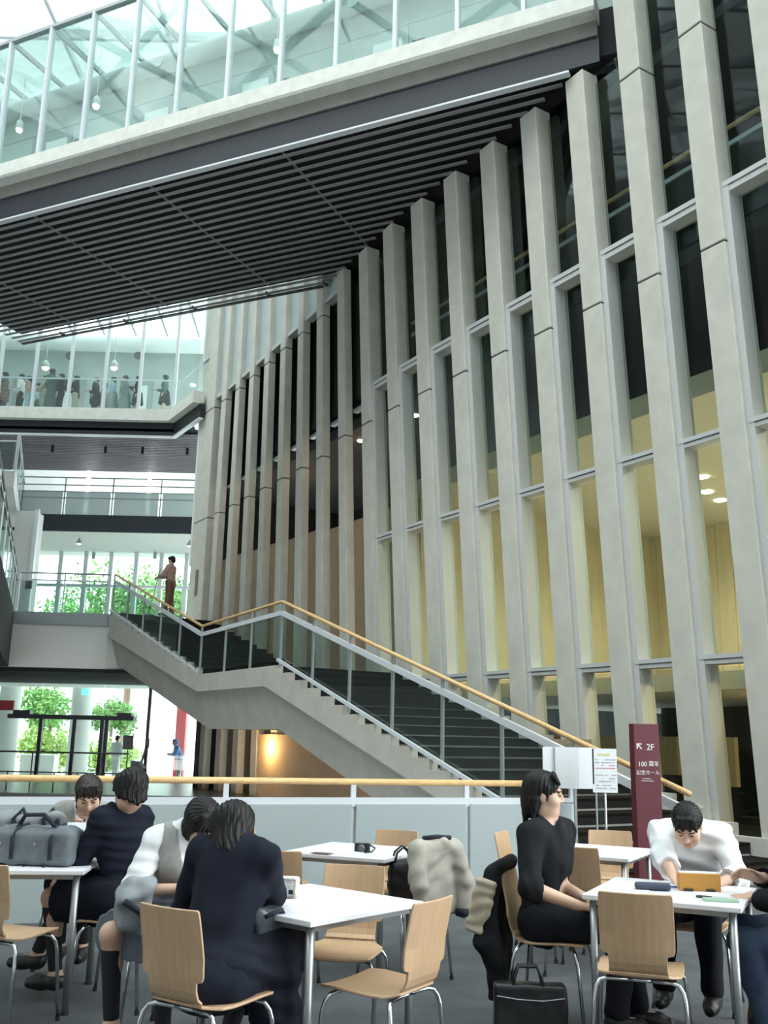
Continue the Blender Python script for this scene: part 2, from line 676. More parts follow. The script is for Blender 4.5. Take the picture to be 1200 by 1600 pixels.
mb = MB()
ns = 21
for i in range(1, ns + 1):
    o = -5.13 * i / ns
    bbox(mb, U0, u_facade(o, .02), o - .042, o + .042, 12.16, 12.18)
mb.build('soffit_slats', 'slat', br, off=root)
mb = MB()
for u in (-2.5, .6, 3.7, 6.8):
    bbox(mb, u, u + .04, -5.1, -.12, 12.34, 12.37)
mb.build('slat_carriers', 'slat', br, off=root)
mb = MB()
mb.prism([BP(U0, -.12, 12.42), BP(u_facade(-.12, .5), -.12, 12.42), BP(u_facade(-5.2, .5), -5.2, 12.42), BP(U0, -5.2, 12.42)], (0, 0, .9))
mb.build('deck', 'black', br, off=root)
mb = MB()
bbox(mb, U0, u_facade(-5.3, 0), -5.32, -5.22, 12.14, 12.17)
for u in (-3, -.8, 1.4, 3.6, 5.2):
    bbox(mb, u, u + .04, -5.32, -5.1, 12.15, 12.22)
mb.build('edge_rail', 'darkframe', br, off=root)
mb = MB()
bbox(mb, U0, U1, -1.7, -1.5, 13.3, 16.6)
bbox(mb, U0, U1, -1.5, .0, 13.33, 13.36)
mb.build('corridor_wall', 'corridor', br, off=root)
mb = MB()
bbox(mb, U0, U1, -1.52, -1.49, 15.44, 15.47)
mb.build('wall_rail', 'greymetal', br, off=root)
us = [1.09 + 1.185 * i for i in range(-4, 10)] + [12.72]
for u in us:
    mb = MB()
    bbox(mb, u - .035, u + .035, .12, .24, 13.36, 16.6)
    mb.build('mullion', 'whitemetal', br, off=root)
    mb = MB()
    mb.beam(BP(u, .18, 16.58), BP(u, -1.5, 16.58), .06, .12)
    mb.build('roof_beam', 'greymetal', br, off=root)
for a, b in zip(us, us[1:]):
    mb = MB()
    bbox(mb, a + .036, b - .036, .175, .185, 13.36, 16.55)
    mb.build('pane', 'paleglass', br, off=root)
mb = MB()
bbox(mb, U0, U1, .12, .24, 16.55, 16.63)
mb.build('head_rail', 'greymetal', br, off=root)
mb = MB()
bbox(mb, U0, U1, -1.6, .12, 16.66, 16.67)
mb.build('roof_glass', 'glass', br, off=root)
mb = MB().tube([BP(U0, -1.28, 16.12), BP(U1, -1.28, 16.12)], .2, 16)
mb.build('duct', 'corridor', br, off=root, smooth=True)
for i, u in enumerate((-.3, 2.6, 5.2, 8.3)):
    d = empty('door_%d' % (i + 1), BP(u, -1.5, 13.36), label='%s door from the left in the white bridge corridor wall' % ORD[i], kind='structure')
    d.parent = None
    r_ = d.location.copy()
    mb = MB()
    bbox(mb, u - .62, u + .62, -1.52, -1.48, 13.36, 15.4)
    mb.build('recess', 'greymetal', d, off=r_)
    mb = MB()
    bbox(mb, u - .15, u + .5, -1.5, -1.46, 13.36, 15.15)
    mb.build('leaf', 'white', d, off=r_)
    mb = MB()
    bbox(mb, u - .1, u + .1, -1.5, -1.45, 14.0, 14.9)
    mb.build('door_glass', 'greymetal', d, off=r_)
    s = MB()
    bbox(s, u + .72, u + .98, -1.50, -1.47, 14.80, 15.0)
    tag(s.build('room_sign', 'darkframe', off=BP(u + .85, -1.48, 14.8)), 'small dark sign beside the %s door of the overhead bridge' % ORD[i], 'sign', 'room signs on the bridge')
for i, (x, y) in enumerate(((30, 203), (150, 166), (433, 78))):
    v = ray(x, y)
    P = BP(0, -.75, 0)
    q = CAMPOS + v * ((P - CAMPOS).dot(BN) / v.dot(BN))
    p = empty('pendant_lamp', q, label='small white lamp in the overhead bridge, %s from the left' % ORD[i], cat='lamp', group='bridge corridor lamps')
    MB().tube([(0, 0, .06), (0, 0, 16.56 - q.z)], .008, 6).build('stem', 'whitemetal', p)
    MB().lathe([(.03, .26), (.075, .2), (.085, .02)], n=16).build('shade', 'white', p, smooth=True)
    MB().lathe([(.02, .03), (.07, -.01), (.05, -.05)], n=16).build('bulb', 'lampw', p, smooth=True)
for i, (x, y) in enumerate(((248, 98), (552, 4))):
    v = ray(x, y)
    P = BP(0, -1.06, 0)
    q = CAMPOS + v * ((P - CAMPOS).dot(BN) / v.dot(BN))
    mb = MB().tube([q, q + BN * .04], .13, 16)
    tag(mb.build('air_outlet', 'greymetal', off=q), 'round grey air outlet on the overhead duct, %s from the left' % ORD[i], 'vent', 'duct air outlets')

# ---------------------------------------------------------------- far bridge with the queue
Y2 = 31.0
X2 = -7.18
Zf = 12.2
root = Vector((-12, Y2, 11.2))
b2 = empty('bridge', root, label='farther glazed bridge where a queue of people stands', cat='bridge', kind='structure')
D2 = -FD
C2 = Vector((X2, Y2, 0))


def fb(name, mt, o0, o1, z0, z1, parent=b2, xl=-20, L2=2.4):
    """runs along the front then turns the corner towards the viewer's right; o = distance in front of the glass line"""
    mb = MB()
    n1 = Vector((0, -1, 0))
    n2 = Vector((D2.y, -D2.x, 0))
    if n2.x > 0:
        n2 = -n2
    bis = (n1 + n2)
    bis = bis / bis.dot(n1)
    for z in (z0, z1):
        pass
    a0, a1 = Vector((xl, Y2, 0)) + n1 * o0, Vector((xl, Y2, 0)) + n1 * o1
    c0, c1 = C2 + bis * o0, C2 + bis * o1
    e0, e1 = C2 + D2 * L2 + n2 * o0, C2 + D2 * L2 + n2 * o1
    mb.hexa([p + Z * z for z in (z0, z1) for p in (a0, c0, c1, a1)])
    mb.hexa([p + Z * z for z in (z0, z1) for p in (c0, e0, e1, c1)])
    return mb.build(name, mt, parent, off=root)


fb('sill', 'slab', -.1, .25, 11.72, 12.12)
fb('fascia', 'fascia', -.15, 0, 11.28, 11.75)
fb('trim', 'whitemetal', -.12, .02, 11.2, 11.26)
fb('head_rail', 'whitemetal', .1, .2, 16.9, 17.0)
fb('waist_rail', 'whitemetal', -.2, -.16, 13.28, 13.33)
mb = MB().ab((-20, Y2 + .1, 11.75), (X2 + .6, Y2 + 4.4, 12.18))
mb.build('deck', 'white', b2, off=root)
mb = MB()
for i in range(24):
    y = Y2 + .05 + i * .19
    mb.ab((-20, y, 11.2), (X2 + 1.5, y + .06, 11.34))
mb.build('soffit_slats', 'slat', b2, off=root)
mb = MB().ab((-20, Y2, 11.4), (X2 + 1.5, Y2 + 4.6, 11.5))
mb.build('soffit', 'fascia', b2, off=root)
xs = [-13.2 + 1.2 * i for i in range(-5, 5)] + [X2 - .02]
xs[-1] = X2 - .02
xs = [x for x in xs if x < X2 - .5] + [X2 - .02]
for x in xs:
    MB().ab((x - .05, Y2 - .2, 12.12), (x + .05, Y2 - .08, 16.95)).build('mullion', 'whitemetal', b2, off=root)
    MB().beam((x, Y2 - .1, 16.9), (x, Y2 + 3.2, 16.3), .07, .16).build('roof_beam', 'greymetal', b2, off=root)
for a, b in zip(xs, xs[1:]):
    MB().ab((a + .05, Y2 - .15, 12.12), (b - .05, Y2 - .14, 16.9)).build('pane', 'paleglass', b2, off=root)
p1, p2 = C2 + Vector((0, -.15, 0)), C2 + D2 * 2.4 + Vector((-.12, -.07, 0))
MB().hexa([p1 + Z * 12.12, p2 + Z * 12.12, p2 + Vector((.01, .01, 12.12)), p1 + Vector((.01, .01, 12.12)),
           p1 + Z * 16.9, p2 + Z * 16.9, p2 + Vector((.01, .01, 16.9)), p1 + Vector((.01, .01, 16.9))]).build('pane', 'paleglass', b2, off=root)
MB().ab((-20, Y2 + 3.4, 12.18), (X2 + 1.6, Y2 + 3.6, 16.0)).build('corridor_wall', 'corridor', b2, off=root)
MB().tube([(-20, Y2 + 3.0, 15.8), (X2 + .4, Y2 + 3.0, 15.8)], .3, 14).build('duct', 'white', b2, off=root, smooth=True)
for i, x in enumerate((-13.6, -12.0, -9.4)):
    d = empty('door_%d' % (i + 5), (x, Y2 + 3.4, 12.18), label='dark doorway behind the queue on the far bridge, %s from the left' % ORD[i], kind='structure')
    MB().ab((-.55, -.06, 0), (.55, 0, 2.35)).build('recess', 'greymetal', d)
    MB().ab((-.25, -.09, 0), (.35, -.02, 2.1)).build('leaf', 'white', d)
for i, x in enumerate((71, 178)):
    q = aty(x, 575, Y2 + 1.4)
    p = empty('pendant_lamp', q, label='white pendant lamp over the far bridge queue, %s from the left' % ORD[i], cat='lamp', group='far bridge lamps')
    MB().tube([(0, 0, .06), (0, 0, 16.5 - q.z)], .012, 6).build('stem', 'whitemetal', p)
    MB().lathe([(.03, .3), (.10, .22), (.16, .02)], n=16).build('shade', 'offwhite', p, smooth=True)
    MB().lathe([(.02, .03), (.12, -.01), (.08, -.06)], n=16).build('bulb', 'lampw', p, smooth=True)
for i, x in enumerate((109, 216)):
    q = aty(x, 556, Y2 + 2.68)
    tag(MB().tube([q, q + Vector((0, -.05, 0))], .15, 14).build('air_outlet', 'darkframe', off=q), 'round dark air outlet on the far bridge duct, %s from the left' % ORD[i], 'vent', 'far bridge air outlets')
for i, x in enumerate((82, 165, 223, 293)):
    q = aty(x, 702, Y2 + 1.2)
    q.z = 11.2
    tag(MB().lathe([(.05, 0), (.05, -.22), (.03, -.24)], n=12).build('spotlight', 'black', loc=q), 'small black spotlight under the far bridge, %s from the left' % ORD[i], 'spotlight', 'spotlights under the far bridge')
# white end wall of the facade building beside the far bridge
mb = MB()
fbox(mb, 12.86, 13.1, .05, 12, 6.6, 18)
tag(mb.build('wall_end', 'white'), 'bright white end wall of the facade building', kind='structure')

# ---------------------------------------------------------------- level two deck, gallery on the left
L2Z = 4.65
cornr = Vector((-10.1, 26.35, 0))
ge = Vector((-.322, .947, 0)).normalized()
mb = MB()
poly = [Vector((-10.1, 26.35, 3.15)), FP(11.15, -2.88, 3.15), FP(11.15, .4, 3.15), Vector((-4.6, 38, 3.15)), Vector((-20, 38, 3.15)), Vector((-20, 26.35, 3.15))]
mb.prism(poly, (0, 0, L2Z - 3.15))
q_ = FP(11.15, -2.88, L2Z)
mb2 = MB().prism([Vector((-10.1, 26.30, 4.32)), Vector((q_.x, q_.y - .06, 4.32)), Vector((q_.x, q_.y, 4.32)), Vector((-10.1, 26.36, 4.32))], (0, 0, .335))
tag(mb2.build('trim_2', 'greymetal'), 'grey edge band along the second floor deck', kind='structure')
tag(mb.build('floor_gallery', 'offwhite'), 'second floor deck with a pale deep fascia over the entrance', kind='structure')
mb = MB()
g0 = cornr - ge * 14.9
gn = Vector((-ge.y, ge.x, 0))
mb.prism([cornr + Z * 3.15, cornr + gn * 8 + Z * 3.15, g0 + gn * 8 + Z * 3.15, g0 + Z * 3.15], (0, 0, L2Z - 3.15))
tag(mb.build('floor_side', 'dark'), 'dark second floor gallery slab at the left edge', kind='structure')
mb = MB()
mb.ab((-20, 26.5, 3.05), (-5.2, 33, 3.14))
tag(mb.build('ceiling_entrance', 'black'), 'dark ceiling over the entrance hall', kind='structure')


def glass_rail(name, p, q, h, label, n, base=0, top='whitemetal', hand='greymetal', gl='railglass', rails=(.82,), bz=.03):
    root = Vector(p)
    e = empty(name, root, label=label, cat='railing')
    p, q = Vector(p), Vector(q)
    MB().tube([p + Z * h, q + Z * h], .025, 8).build('handrail', hand, e, off=root)
    for r in rails:
        MB().beam(p + Z * h * r, q + Z * h * r, .03, .04).build('rail', top, e, off=root)
    for i in range(n + 1):
        c = p.lerp(q, i / n)
        MB().beam(c, c + Z * h, .03, .04, up=(q - p)).build('post', top, e, off=root)
    for i in range(n):
        a, b = p.lerp(q, (i + .04) / n), p.lerp(q, (i + .96) / n)
        d = (b - a).normalized().cross(Z) * .01
        hh = h * rails[0] - .02
        MB().hexa([a, b, b + d, a + d, a + Z * hh, b + Z * hh, b + d + Z * hh, a + d + Z * hh]).build('glass_panel', gl, e, off=root)
    return e


c2 = FP(11.15, -2.88, L2Z)
glass_rail('balcony_railing', cornr + Vector((.03, .05, L2Z)), Vector((c2.x - .05, c2.y + .0, L2Z)), 1.1, 'glass railing along the second floor deck above the entrance', 2)
glass_rail('balcony_railing', cornr + Z * L2Z, g0 + ge * 0 + Z * L2Z, 1.05, 'glass railing running towards the viewer at the left edge', 9)
# level three gallery
L3Z = 8.9
P3 = Vector((-10.87, 27.26, 0))
P4 = Vector((-12.8, 33.0, 0))
mb = MB()
mb.ab((-20, 33.0, 8.35), (-5.5, 38, L3Z))
tag(mb.build('floor_balcony', 'offwhite'), 'third floor balcony slab with a pale underside', kind='structure')
mb = MB().ab((-20, 32.9, 8.3), (-5.9, 33.0, 8.9))
tag(mb.build('trim_1', 'fascia'), 'dark band along the edge of the third floor balcony', kind='structure')
mb = MB().prism([P3 + Z * 8.4, P4 + Z * 8.4, P4 + Vector((-6, 0, 8.4)), P3 + Vector((-6, 0, 8.4))], (0, 0, .5))
tag(mb.build('floor_wing', 'offwhite'), 'third floor side gallery slab at the left', kind='structure')
glass_rail('balcony_railing', P3 + Vector((.02, .0, L3Z)), P4 + Vector((.02, 0, L3Z)), 1.1, 'glass railing of the third floor side gallery beside the white pier', 3)
glass_rail('balcony_railing', P3 + Vector((-6, -.03, L3Z)), P3 + Vector((-.02, -.03, L3Z)), 1.1, 'glass railing end of the third floor side gallery', 3)
glass_rail('balcony_railing', Vector((-13.0, 32.95, L3Z)), Vector((-6.2, 32.95, L3Z)), 1.35, 'milky glass railing of the third floor balcony under the far bridge', 4, gl='frost', rails=(.62, .45, .8), top='greymetal')
mb = MB().ab((-11.9, 30.3, L2Z), (-11.25, 31.0, 8.4))
tag(mb.build('pillar', 'offwhite'), 'white pier under the third floor side gallery', kind='structure')
mb = MB().ab((-22, 37.5, 8.9), (-4, 37.8, 12.2))
tag(mb.build('wall_balcony', 'white'), 'bright white wall behind the third floor balcony', kind='structure')
for i, x in enumerate((136, 232)):
    q = aty(x, 772, 36.9)
    e = tag(MB().box(q, (.16, .1, 1.9)).build('wall_light', 'tube', off=q), 'tall bright light strip on the third floor wall, %s from the left' % ORD[i], 'lamp', 'third floor light strips')
for i, (x, y) in enumerate(((124, 841), (296, 849))):
    q = aty(x, y, 34.2)
    q.z = 8.33
    e = empty('spotlight', q, label='small ceiling spotlight below the third floor balcony, %s from the left' % ORD[i], cat='spotlight', group='balcony ceiling spotlights')
    MB().lathe([(.03, 0), (.03, -.1)], n=8).build('stem', 'greymetal', e)
    MB().lathe([(.05, -.08), (.1, -.16), (.09, -.22)], n=12).build('lamp_head', 'greymetal', e, smooth=True)
    MB().lathe([(.08, -.221), (.07, -.235)], n=12).build('lens', 'lampw', e)

# upper window wall (level two, facing the trees)
Yw = 37.0
root = Vector((-12, Yw, L2Z))
w = empty('window_30', root, label='bright window wall of the second floor facing the trees', kind='structure')
for i in range(13):
    x = -15.5 + i * .98
    MB().ab((x - .08, Yw - .1, L2Z), (x + .08, Yw + .1, 8.4)).build('mullion', 'whitemetal', w, off=root)
    MB().ab((x + .07, Yw - .01, L2Z), (x + .91, Yw + .01, 8.4)).build('pane', 'glass', w, off=root)
MB().ab((-16, Yw - .12, 6.95), (-3.5, Yw + .12, 7.05)).build('transom', 'whitemetal', w, off=root)
for i, x in enumerate((146, 242)):
    q = aty(x, 873, Yw - .5)
    tag(MB().lathe([(.012, 8.36 - q.z), (.012, .26), (.07, .25), (.07, 0), (.05, -.02)], n=10).build('spotlight', 'greymetal', loc=q), 'small grey fitting hung before the second floor windows, %s from the left' % ORD[i], 'spotlight', 'fittings before the second floor windows')
q = aty(43, 915, 31.5)
q = aty(45, 914, 30.0)
tag(MB().box(q, (.2, .06, .24)).build('wall_sign', 'darkframe', off=q), 'small dark plate at the second floor windows', 'sign')
MBp = MB().ab((q.x - .06, 30.04, L2Z), (q.x + .06, 30.16, 8.4))
tag(MBp.build('pillar', 'whitemetal'), 'slim white post behind the second floor railing', kind='structure')

# entrance glazing on the ground floor
Ye = 33.0
root = Vector((-10, Ye, 0))
w = empty('door_9', root, label='glazed main entrance with dark frames under the second floor deck', kind='structure')
for x in (-12.95, -7.75):
    MB().ab((x - .05, Ye - .06, 0), (x + .05, Ye + .06, 3.05)).build('mullion', 'darkframe', w, off=root)
for x in (-11.05, -9.95, -9.05, -8.9):
    MB().ab((x - .06, Ye - .9, 0), (x + .06, Ye - .78, 1.95)).build('door_post', 'darkframe', w, off=root)
MB().ab((-12.1, Ye - 1.05, 1.86), (-8.0, Ye - .6, 2.0)).build('door_header', 'darkframe', w, off=root)
MB().ab((-11.95, Ye - 1.0, 2.0), (-11.4, Ye - .7, 2.13)).build('header_box', 'darkframe', w, off=root)
MB().ab((-8.55, Ye - 1.0, 2.0), (-8.1, Ye - .7, 2.1)).build('header_box', 'darkframe', w, off=root)
for a, b in ((-12.9, -11.4), (-11.4, -9.3), (-9.3, -7.8), (-7.7, -6.2)):
    MB().ab((a + .02, Ye - .01, 0), (b - .02, Ye + .01, 3.05)).build('pane', 'glass', w, off=root)
mb = MB().ab((-22, Ye - .2, -.4), (-13.0, Ye + .2, 3.15))
mb.ab((-5.25, 28.2, -3.6), (-4.0, Ye + .2, 3.15))
mb.ab((-6.0, Ye-.1, -.4), (-5.25, Ye + .2, 3.15))
tag(mb.build('wall_entrance', 'dark'), 'dark walls either side of the entrance', kind='structure')
q = aty(10, 1102, 32.4)
tag(MB().box(q, (.5, .1, .32)).build('wall_sign', 'red', off=q), 'small red box sign on the dark wall beside the entrance', 'sign')
q = aty(133, 1081, 32.2)
tag(MB().box(q, (.2, .08, .2)).build('exit_sign', 'green_lit', off=q), 'small green lit sign hanging above the entrance', 'sign')
q = aty(200, 1162, 27.5)
e = empty('sign_stand', (q.x, 27.5, 0), label='dark square notice board on a stand inside the entrance', cat='sign')
MB().ab((-.14, -.02, 1.02), (.14, .02, 1.40)).build('board', 'darkframe', e)
MB().tube([(0, .03, 0), (0, .03, 1.1)], .015, 8).build('pole', 'darkframe', e)
MB().lathe([(.16, 0), (.16, .02), (.03, .04)], n=14).build('base', 'darkframe', e)
q = aty(218, 1190, 26.5)
e = empty('waste_bin', (q.x, 26.5, 0), label='dark slanted reception terminal behind the far railing', cat='terminal')
MB().prism([Vector((-.18, -.2, 0)), Vector((.2, -.2, 0)), Vector((.16, -.2, .55)), Vector((.02, -.2, .72)), Vector((-.18, -.2, .75))], (0, .4, 0)).build('body', 'darkframe', e)
MB().beam((.05, 0, .7), (.16, 0, 1.15), .05, .06, up=(0, 1, 0)).build('arm', 'darkframe', e)
MB().box((.17, 0, 1.2), (.1, .06, .25)).build('screen', 'darkframe', e)
e.name = 'reception_terminal'
# thin dark railing on the far side of the stairwell
root = Vector((-15, 25, 0))
e = empty('stairwell_railing', (-15, 25, 0), label='thin dark railing on the far side of the stairwell', cat='railing')
MB().tube([(-18, 25, .95), (-6.3, 25, .95)], .022, 8).build('handrail', 'darkframe', e, off=root)
MB().tube([(-18, 25, .46), (-6.3, 25, .46)], .015, 8).build('rail', 'darkframe', e, off=root)
for i in range(20):
    x = -17.5 + i * .585
    MB().tube([(x, 25, 0), (x, 25, .46 if i % 3 else .95)], .018, 6).build('post', 'darkframe', e, off=root)

# ---------------------------------------------------------------- outdoors beyond the entrance
mb = MB().ab((-60, 33.7, -.5), (30, 95, -.25))
tag(mb.build('ground', 'paving'), 'pale paving outside the entrance', kind='structure')


def tree(name, x, y, z0, h, r, trunk, lab, cat, n, mt, seed, flat=1.0, group=None):
    rnd = random.Random(seed)
    e = empty(name, (x, y, z0), label=lab, cat=cat, group=group)
    if trunk:
        MB().tube([(0, 0, 0), (.05, 0, h * .4), (-.04, .03, h * .75)], [trunk, trunk * .8, trunk * .4], 8).build('trunk', 'bark', e)
    mb = MB()
    lobes = [(rnd.uniform(-.55, .55) * r, rnd.uniform(-.4, .4) * r, h * (.55 if trunk else .3) + rnd.uniform(-.2, .45) * r * flat, r * rnd.uniform(.4, .65)) for _ in range(9)]
    for i in range(n):
        lx, ly, lz, lr = lobes[i % 9]
        v = Vector((rnd.gauss(0, 1), rnd.gauss(0, 1), rnd.gauss(0, 1) * flat)).normalized() * lr * rnd.uniform(.55, 1.05)
        c = Vector((lx, ly, max(.05, lz + v.z))) + Vector((v.x, v.y, 0))
        a = Vector((rnd.gauss(0, 1), rnd.gauss(0, 1), rnd.gauss(0, 1))).normalized()
        b = a.orthogonal().normalized()
        s = rnd.uniform(.05, .10) * (1 + r * .25)
        mb.add([c - a * s, c + b * s * .5, c + a * s, c - b * s * .5], [(0, 1, 2, 3)])
    mb.build('foliage', mt, e)
    return e


tree('tree', -15.4, 46, -.25, 4.6, 1.5, .11, 'green tree outside the entrance left of the door frames', 'tree', 2600, 'leaf', 1)
tree('tree', -13.1, 48, -.25, 4.2, 1.3, .10, 'green tree outside the entrance behind the middle door frame', 'tree', 2200, 'leaf', 2)
tree('shrub', -14.4, 43, -.25, 2.4, 1.5, 0, 'light green shrub outside the entrance at the left', 'shrub', 2200, 'leaf2', 3, .8)
tree('shrub', -12.2, 45.5, -.25, 1.7, 1.3, 0, 'low light green shrub outside the entrance at the middle', 'shrub', 1600, 'leaf2', 4, .7)
tree('tree', -13.5, 52, -.25, 14.0, 3.6, .2, 'tall tree behind the left second floor windows', 'tree', 5200, 'leaf', 5, .8)
tree('tree', -8.5, 53, -.25, 14.5, 3.4, .2, 'tall tree behind the person on the upper landing', 'tree', 5200, 'leaf', 6, .8)
tree('tree', -17.0, 56, -.25, 13.0, 3.2, .2, 'tall tree at the far left behind the second floor windows', 'tree', 3600, 'leaf', 8, .8)
e = empty('building', (-10, 66, -.25), label='pale low building across the street outside', cat='building')
MB().ab((-30, 0, 0), (24, 6, 7.5)).build('wall', 'white', e)
for i in range(8):
    MB().ab((-20 + i * 4, -.08, 3.4), (-18.6 + i * 4, 0, 5.0)).build('window', 'greymetal', e)
MB().ab((-30, -.2, 2.6), (24, 0, 2.8)).build('cornice', 'offwhite', e)
tag(MB().ab((-9.0 + .1, 41, -.25), (-8.6 + .1, 41.4, 6)).build('banner_pillar', 'red', loc=(.42, 0, 0)), 'tall red banner pillar outside the entrance', 'pillar')
for i, x in enumerate((-14.9, -12.0)):
    mb = MB().lathe([(.42, 0), (.42, 6.0), (.44, 6.1)], n=20)
    tag(mb.build('pillar', 'offwhite', loc=(x, 39.5, -.25), smooth=True), 'round pale pillar outside the entrance, %s from the left' % ORD[i], kind='structure')
tag(MB().ab((-14.6, 40.4, -.25), (-13.2, 41.0, .55)).build('planter', 'offwhite', bevel=.03), 'pale block bench outside the entrance', 'bench')

# ---------------------------------------------------------------- atrium roof
root = Vector((-6, 20, 21))
rf = empty('roof', root, label='steel lattice glass roof high over the atrium', kind='structure')
for i in range(16):
    y = -5 + i * 3.2
    MB().beam((-22, y, 21.0), (12, y, 21.0), .12, .3).build('beam', 'whitemetal', rf, off=root)
for i in range(12):
    x = -22 + i * 3.1
    MB().beam((x, -5, 21.1), (x, 44, 21.1), .10, .22).build('beam', 'whitemetal', rf, off=root)
for i in range(14):
    x = -26 + i * 3.1
    MB().tube([(x, 10, 20.8), (x + 8, 22, 20.8)], .05, 6).build('tie_rod', 'greymetal', rf, off=root)
    MB().tube([(x, 28, 20.8), (x + 8, 42, 20.8)], .05, 6).build('tie_rod', 'greymetal', rf, off=root)
MB().ab((-22, -5, 21.25), (12, 44, 21.27)).build('roof_glass', 'roofglass', rf, off=root)

# ---------------------------------------------------------------- the staircase
SW = -2.88
T_B, T_L, T_M, T_T = -7.75, .48, 4.35, 11.15
R1, R2 = 18, 13
H1 = 2.7
tr1 = (T_L - T_B) / (R1 - 1)
tr2 = (T_T - T_M) / (R2)
root = FP(T_B, SW, 0)
st = empty('staircase', root, label='wide concrete staircase with dark carpeted steps climbing along the facade', cat='staircase')
nos = []   # profile (t, z) climbing
for i in range(R1):
    t = T_B + i * tr1
    nos += [(t, H1 / R1 * i), (t, H1 / R1 * (i + 1))]
for i in range(R2):
    t = T_M + i * tr2
    z = H1 + (L2Z - H1) / R2 * i
    nos += [(t, z), (t, z + (L2Z - H1) / R2)]
und = [(T_T, L2Z - .9), (T_T - .1, L2Z - .62), (T_M - .55, H1 - .36), (T_L + .35, H1 - .36), (T_B + 1.0, -.08), (T_B, 0)]
und = [(T_T, 4.05), (T_M - .1, H1 - .36), (T_L + .45, H1 - .36), (T_B + .9, 0)]


def tri_prism(mb, prof, s0, s1):
    mb.prism([FP(t, s0, z) for t, z in prof], FN * (s1 - s0))


mb = MB()
tri_prism(mb, nos + und, SW, SW + .14)
o = mb.build('stringer', 'concrete2', st, off=root)
mb = MB()
low = [(t, z - .13) for t, z in nos]
tri_prism(mb, low + und, SW + .14, -.12)
for (ta, za), (tb, zb_) in zip(und, und[1:]):
    mb.hexa([FP(ta, SW + .10, za + .02), FP(tb, SW + .10, zb_ + .02), FP(tb, -.14, zb_ + .02), FP(ta, -.14, za + .02),
             FP(ta, SW + .32, za - .76), FP(tb, SW + .32, zb_ - .76), FP(tb, -.14, zb_ - .76), FP(ta, -.14, za - .76)])
mb.build('underside', 'concrete2', st, off=root)
for i in range(R1 + R2):
    if i < R1:
        t, z, dt, h = T_B + i * tr1, H1 / R1 * (i + 1), tr1, H1 / R1
        if i == R1 - 1:
            dt = T_M - T_L
    else:
        j = i - R1
        h = (L2Z - H1) / R2
        t, z, dt = T_M + j * tr2, H1 + h * (j + 1), tr2
    mb = MB()
    fbox(mb, t, t + dt, SW + .14, -.02, z - .04, z - .004)
    fbox(mb, t, t + .03, SW + .142, -.022, z - h - .02, z - .04, mi=1)
    mb.build('step', ['tread', 'riser'], st, off=root)
# stepped concrete kerb at the facade side
mb = MB()
tri_prism(mb, [(t - .25, z + .06) for t, z in nos[:2 * R1]] + [(T_L, 2.2), (T_B, -.02)], -.10, -.0)
mb.build('kerb', 'concrete', st, off=root)

# stair railing
root = FP(T_B, SW, 0)
sr = empty('stair_railing', root, label='stair railing with wooden handrail, white rail and glass panels', cat='railing')


def zn(t):
    if t <= T_B:
        return 0.0
    if t <= T_L:
        return H1 * (t - T_B) / (T_L - T_B)
    if t <= T_M:
        return H1
    return H1 + (L2Z - H1) * min(1, (t - T_M) / (T_T - T_M))


SS = SW + .07
kn = [-8.75, T_L, T_M, T_T]


def zr(t, h):
    return zn(t) + h + (.0 if t > T_B else (t - T_B) * .0)


hp = [FP(-8.7, SS, .98), FP(T_L, SS, H1 + 1.16), FP(T_M, SS, H1 + 1.04), FP(T_T, SS, L2Z + 1.12)]
MB().tube(hp, .03, 10).build('handrail', 'wood', sr, off=root, smooth=True)
wp = [FP(-8.7, SS, .80), FP(T_L, SS, H1 + .95), FP(T_M, SS, H1 + .86), FP(T_T, SS, L2Z + .93)]
mb = MB()
for a, b in zip(wp, wp[1:]):
    mb.beam(a, b, .05, .085)
mb.build('rail', 'whitemetal', sr, off=root)
mb = MB()
mb.beam(FP(T_B + .1, SS - .05, .16), FP(T_L, SS - .05, H1 + .10), .05, .05)
mb.build('base_rail', 'whitemetal', sr, off=root)
mb = MB()
mb.beam(FP(T_M, SS - .05, H1 + .07), FP(T_T, SS - .05, L2Z + .12), .05, .05)
mb.build('base_rail', 'whitemetal', sr, off=root)


def lerp_z(t, pts):
    ts = [-8.7, T_L, T_M, T_T]
    for i in range(3):
        if t <= ts[i + 1]:
            f = (t - ts[i]) / (ts[i + 1] - ts[i])
            return pts[i].z * (1 - f) + pts[i + 1].z * f
    return pts[-1].z


pt = [T_L - 1.26 * i for i in range(7)][::-1] + [1.78, 3.03, T_M, 5.7, 7.05, 8.4, 9.75, T_T]
for t in pt:
    mb = MB()
    mb.beam(FP(t, SS, zn(t) - .04), FP(t, SS, lerp_z(t, hp)), .035, .045, up=FD)
    mb.build('post', 'greymetal', sr, off=root)
for a, b in zip(pt, pt[1:]):
    a2, b2 = a + .05, b - .05
    mb = MB()
    mb.hexa([FP(a2, SS, zn(a2) + .08), FP(b2, SS, zn(b2) + .08), FP(b2, SS + .01, zn(b2) + .08), FP(a2, SS + .01, zn(a2) + .08),
             FP(a2, SS, lerp_z(a2, wp)), FP(b2, SS, lerp_z(b2, wp)), FP(b2, SS + .01, lerp_z(b2, wp)), FP(a2, SS + .01, lerp_z(a2, wp))])
    mb.build('glass_panel', 'railglass', sr, off=root)

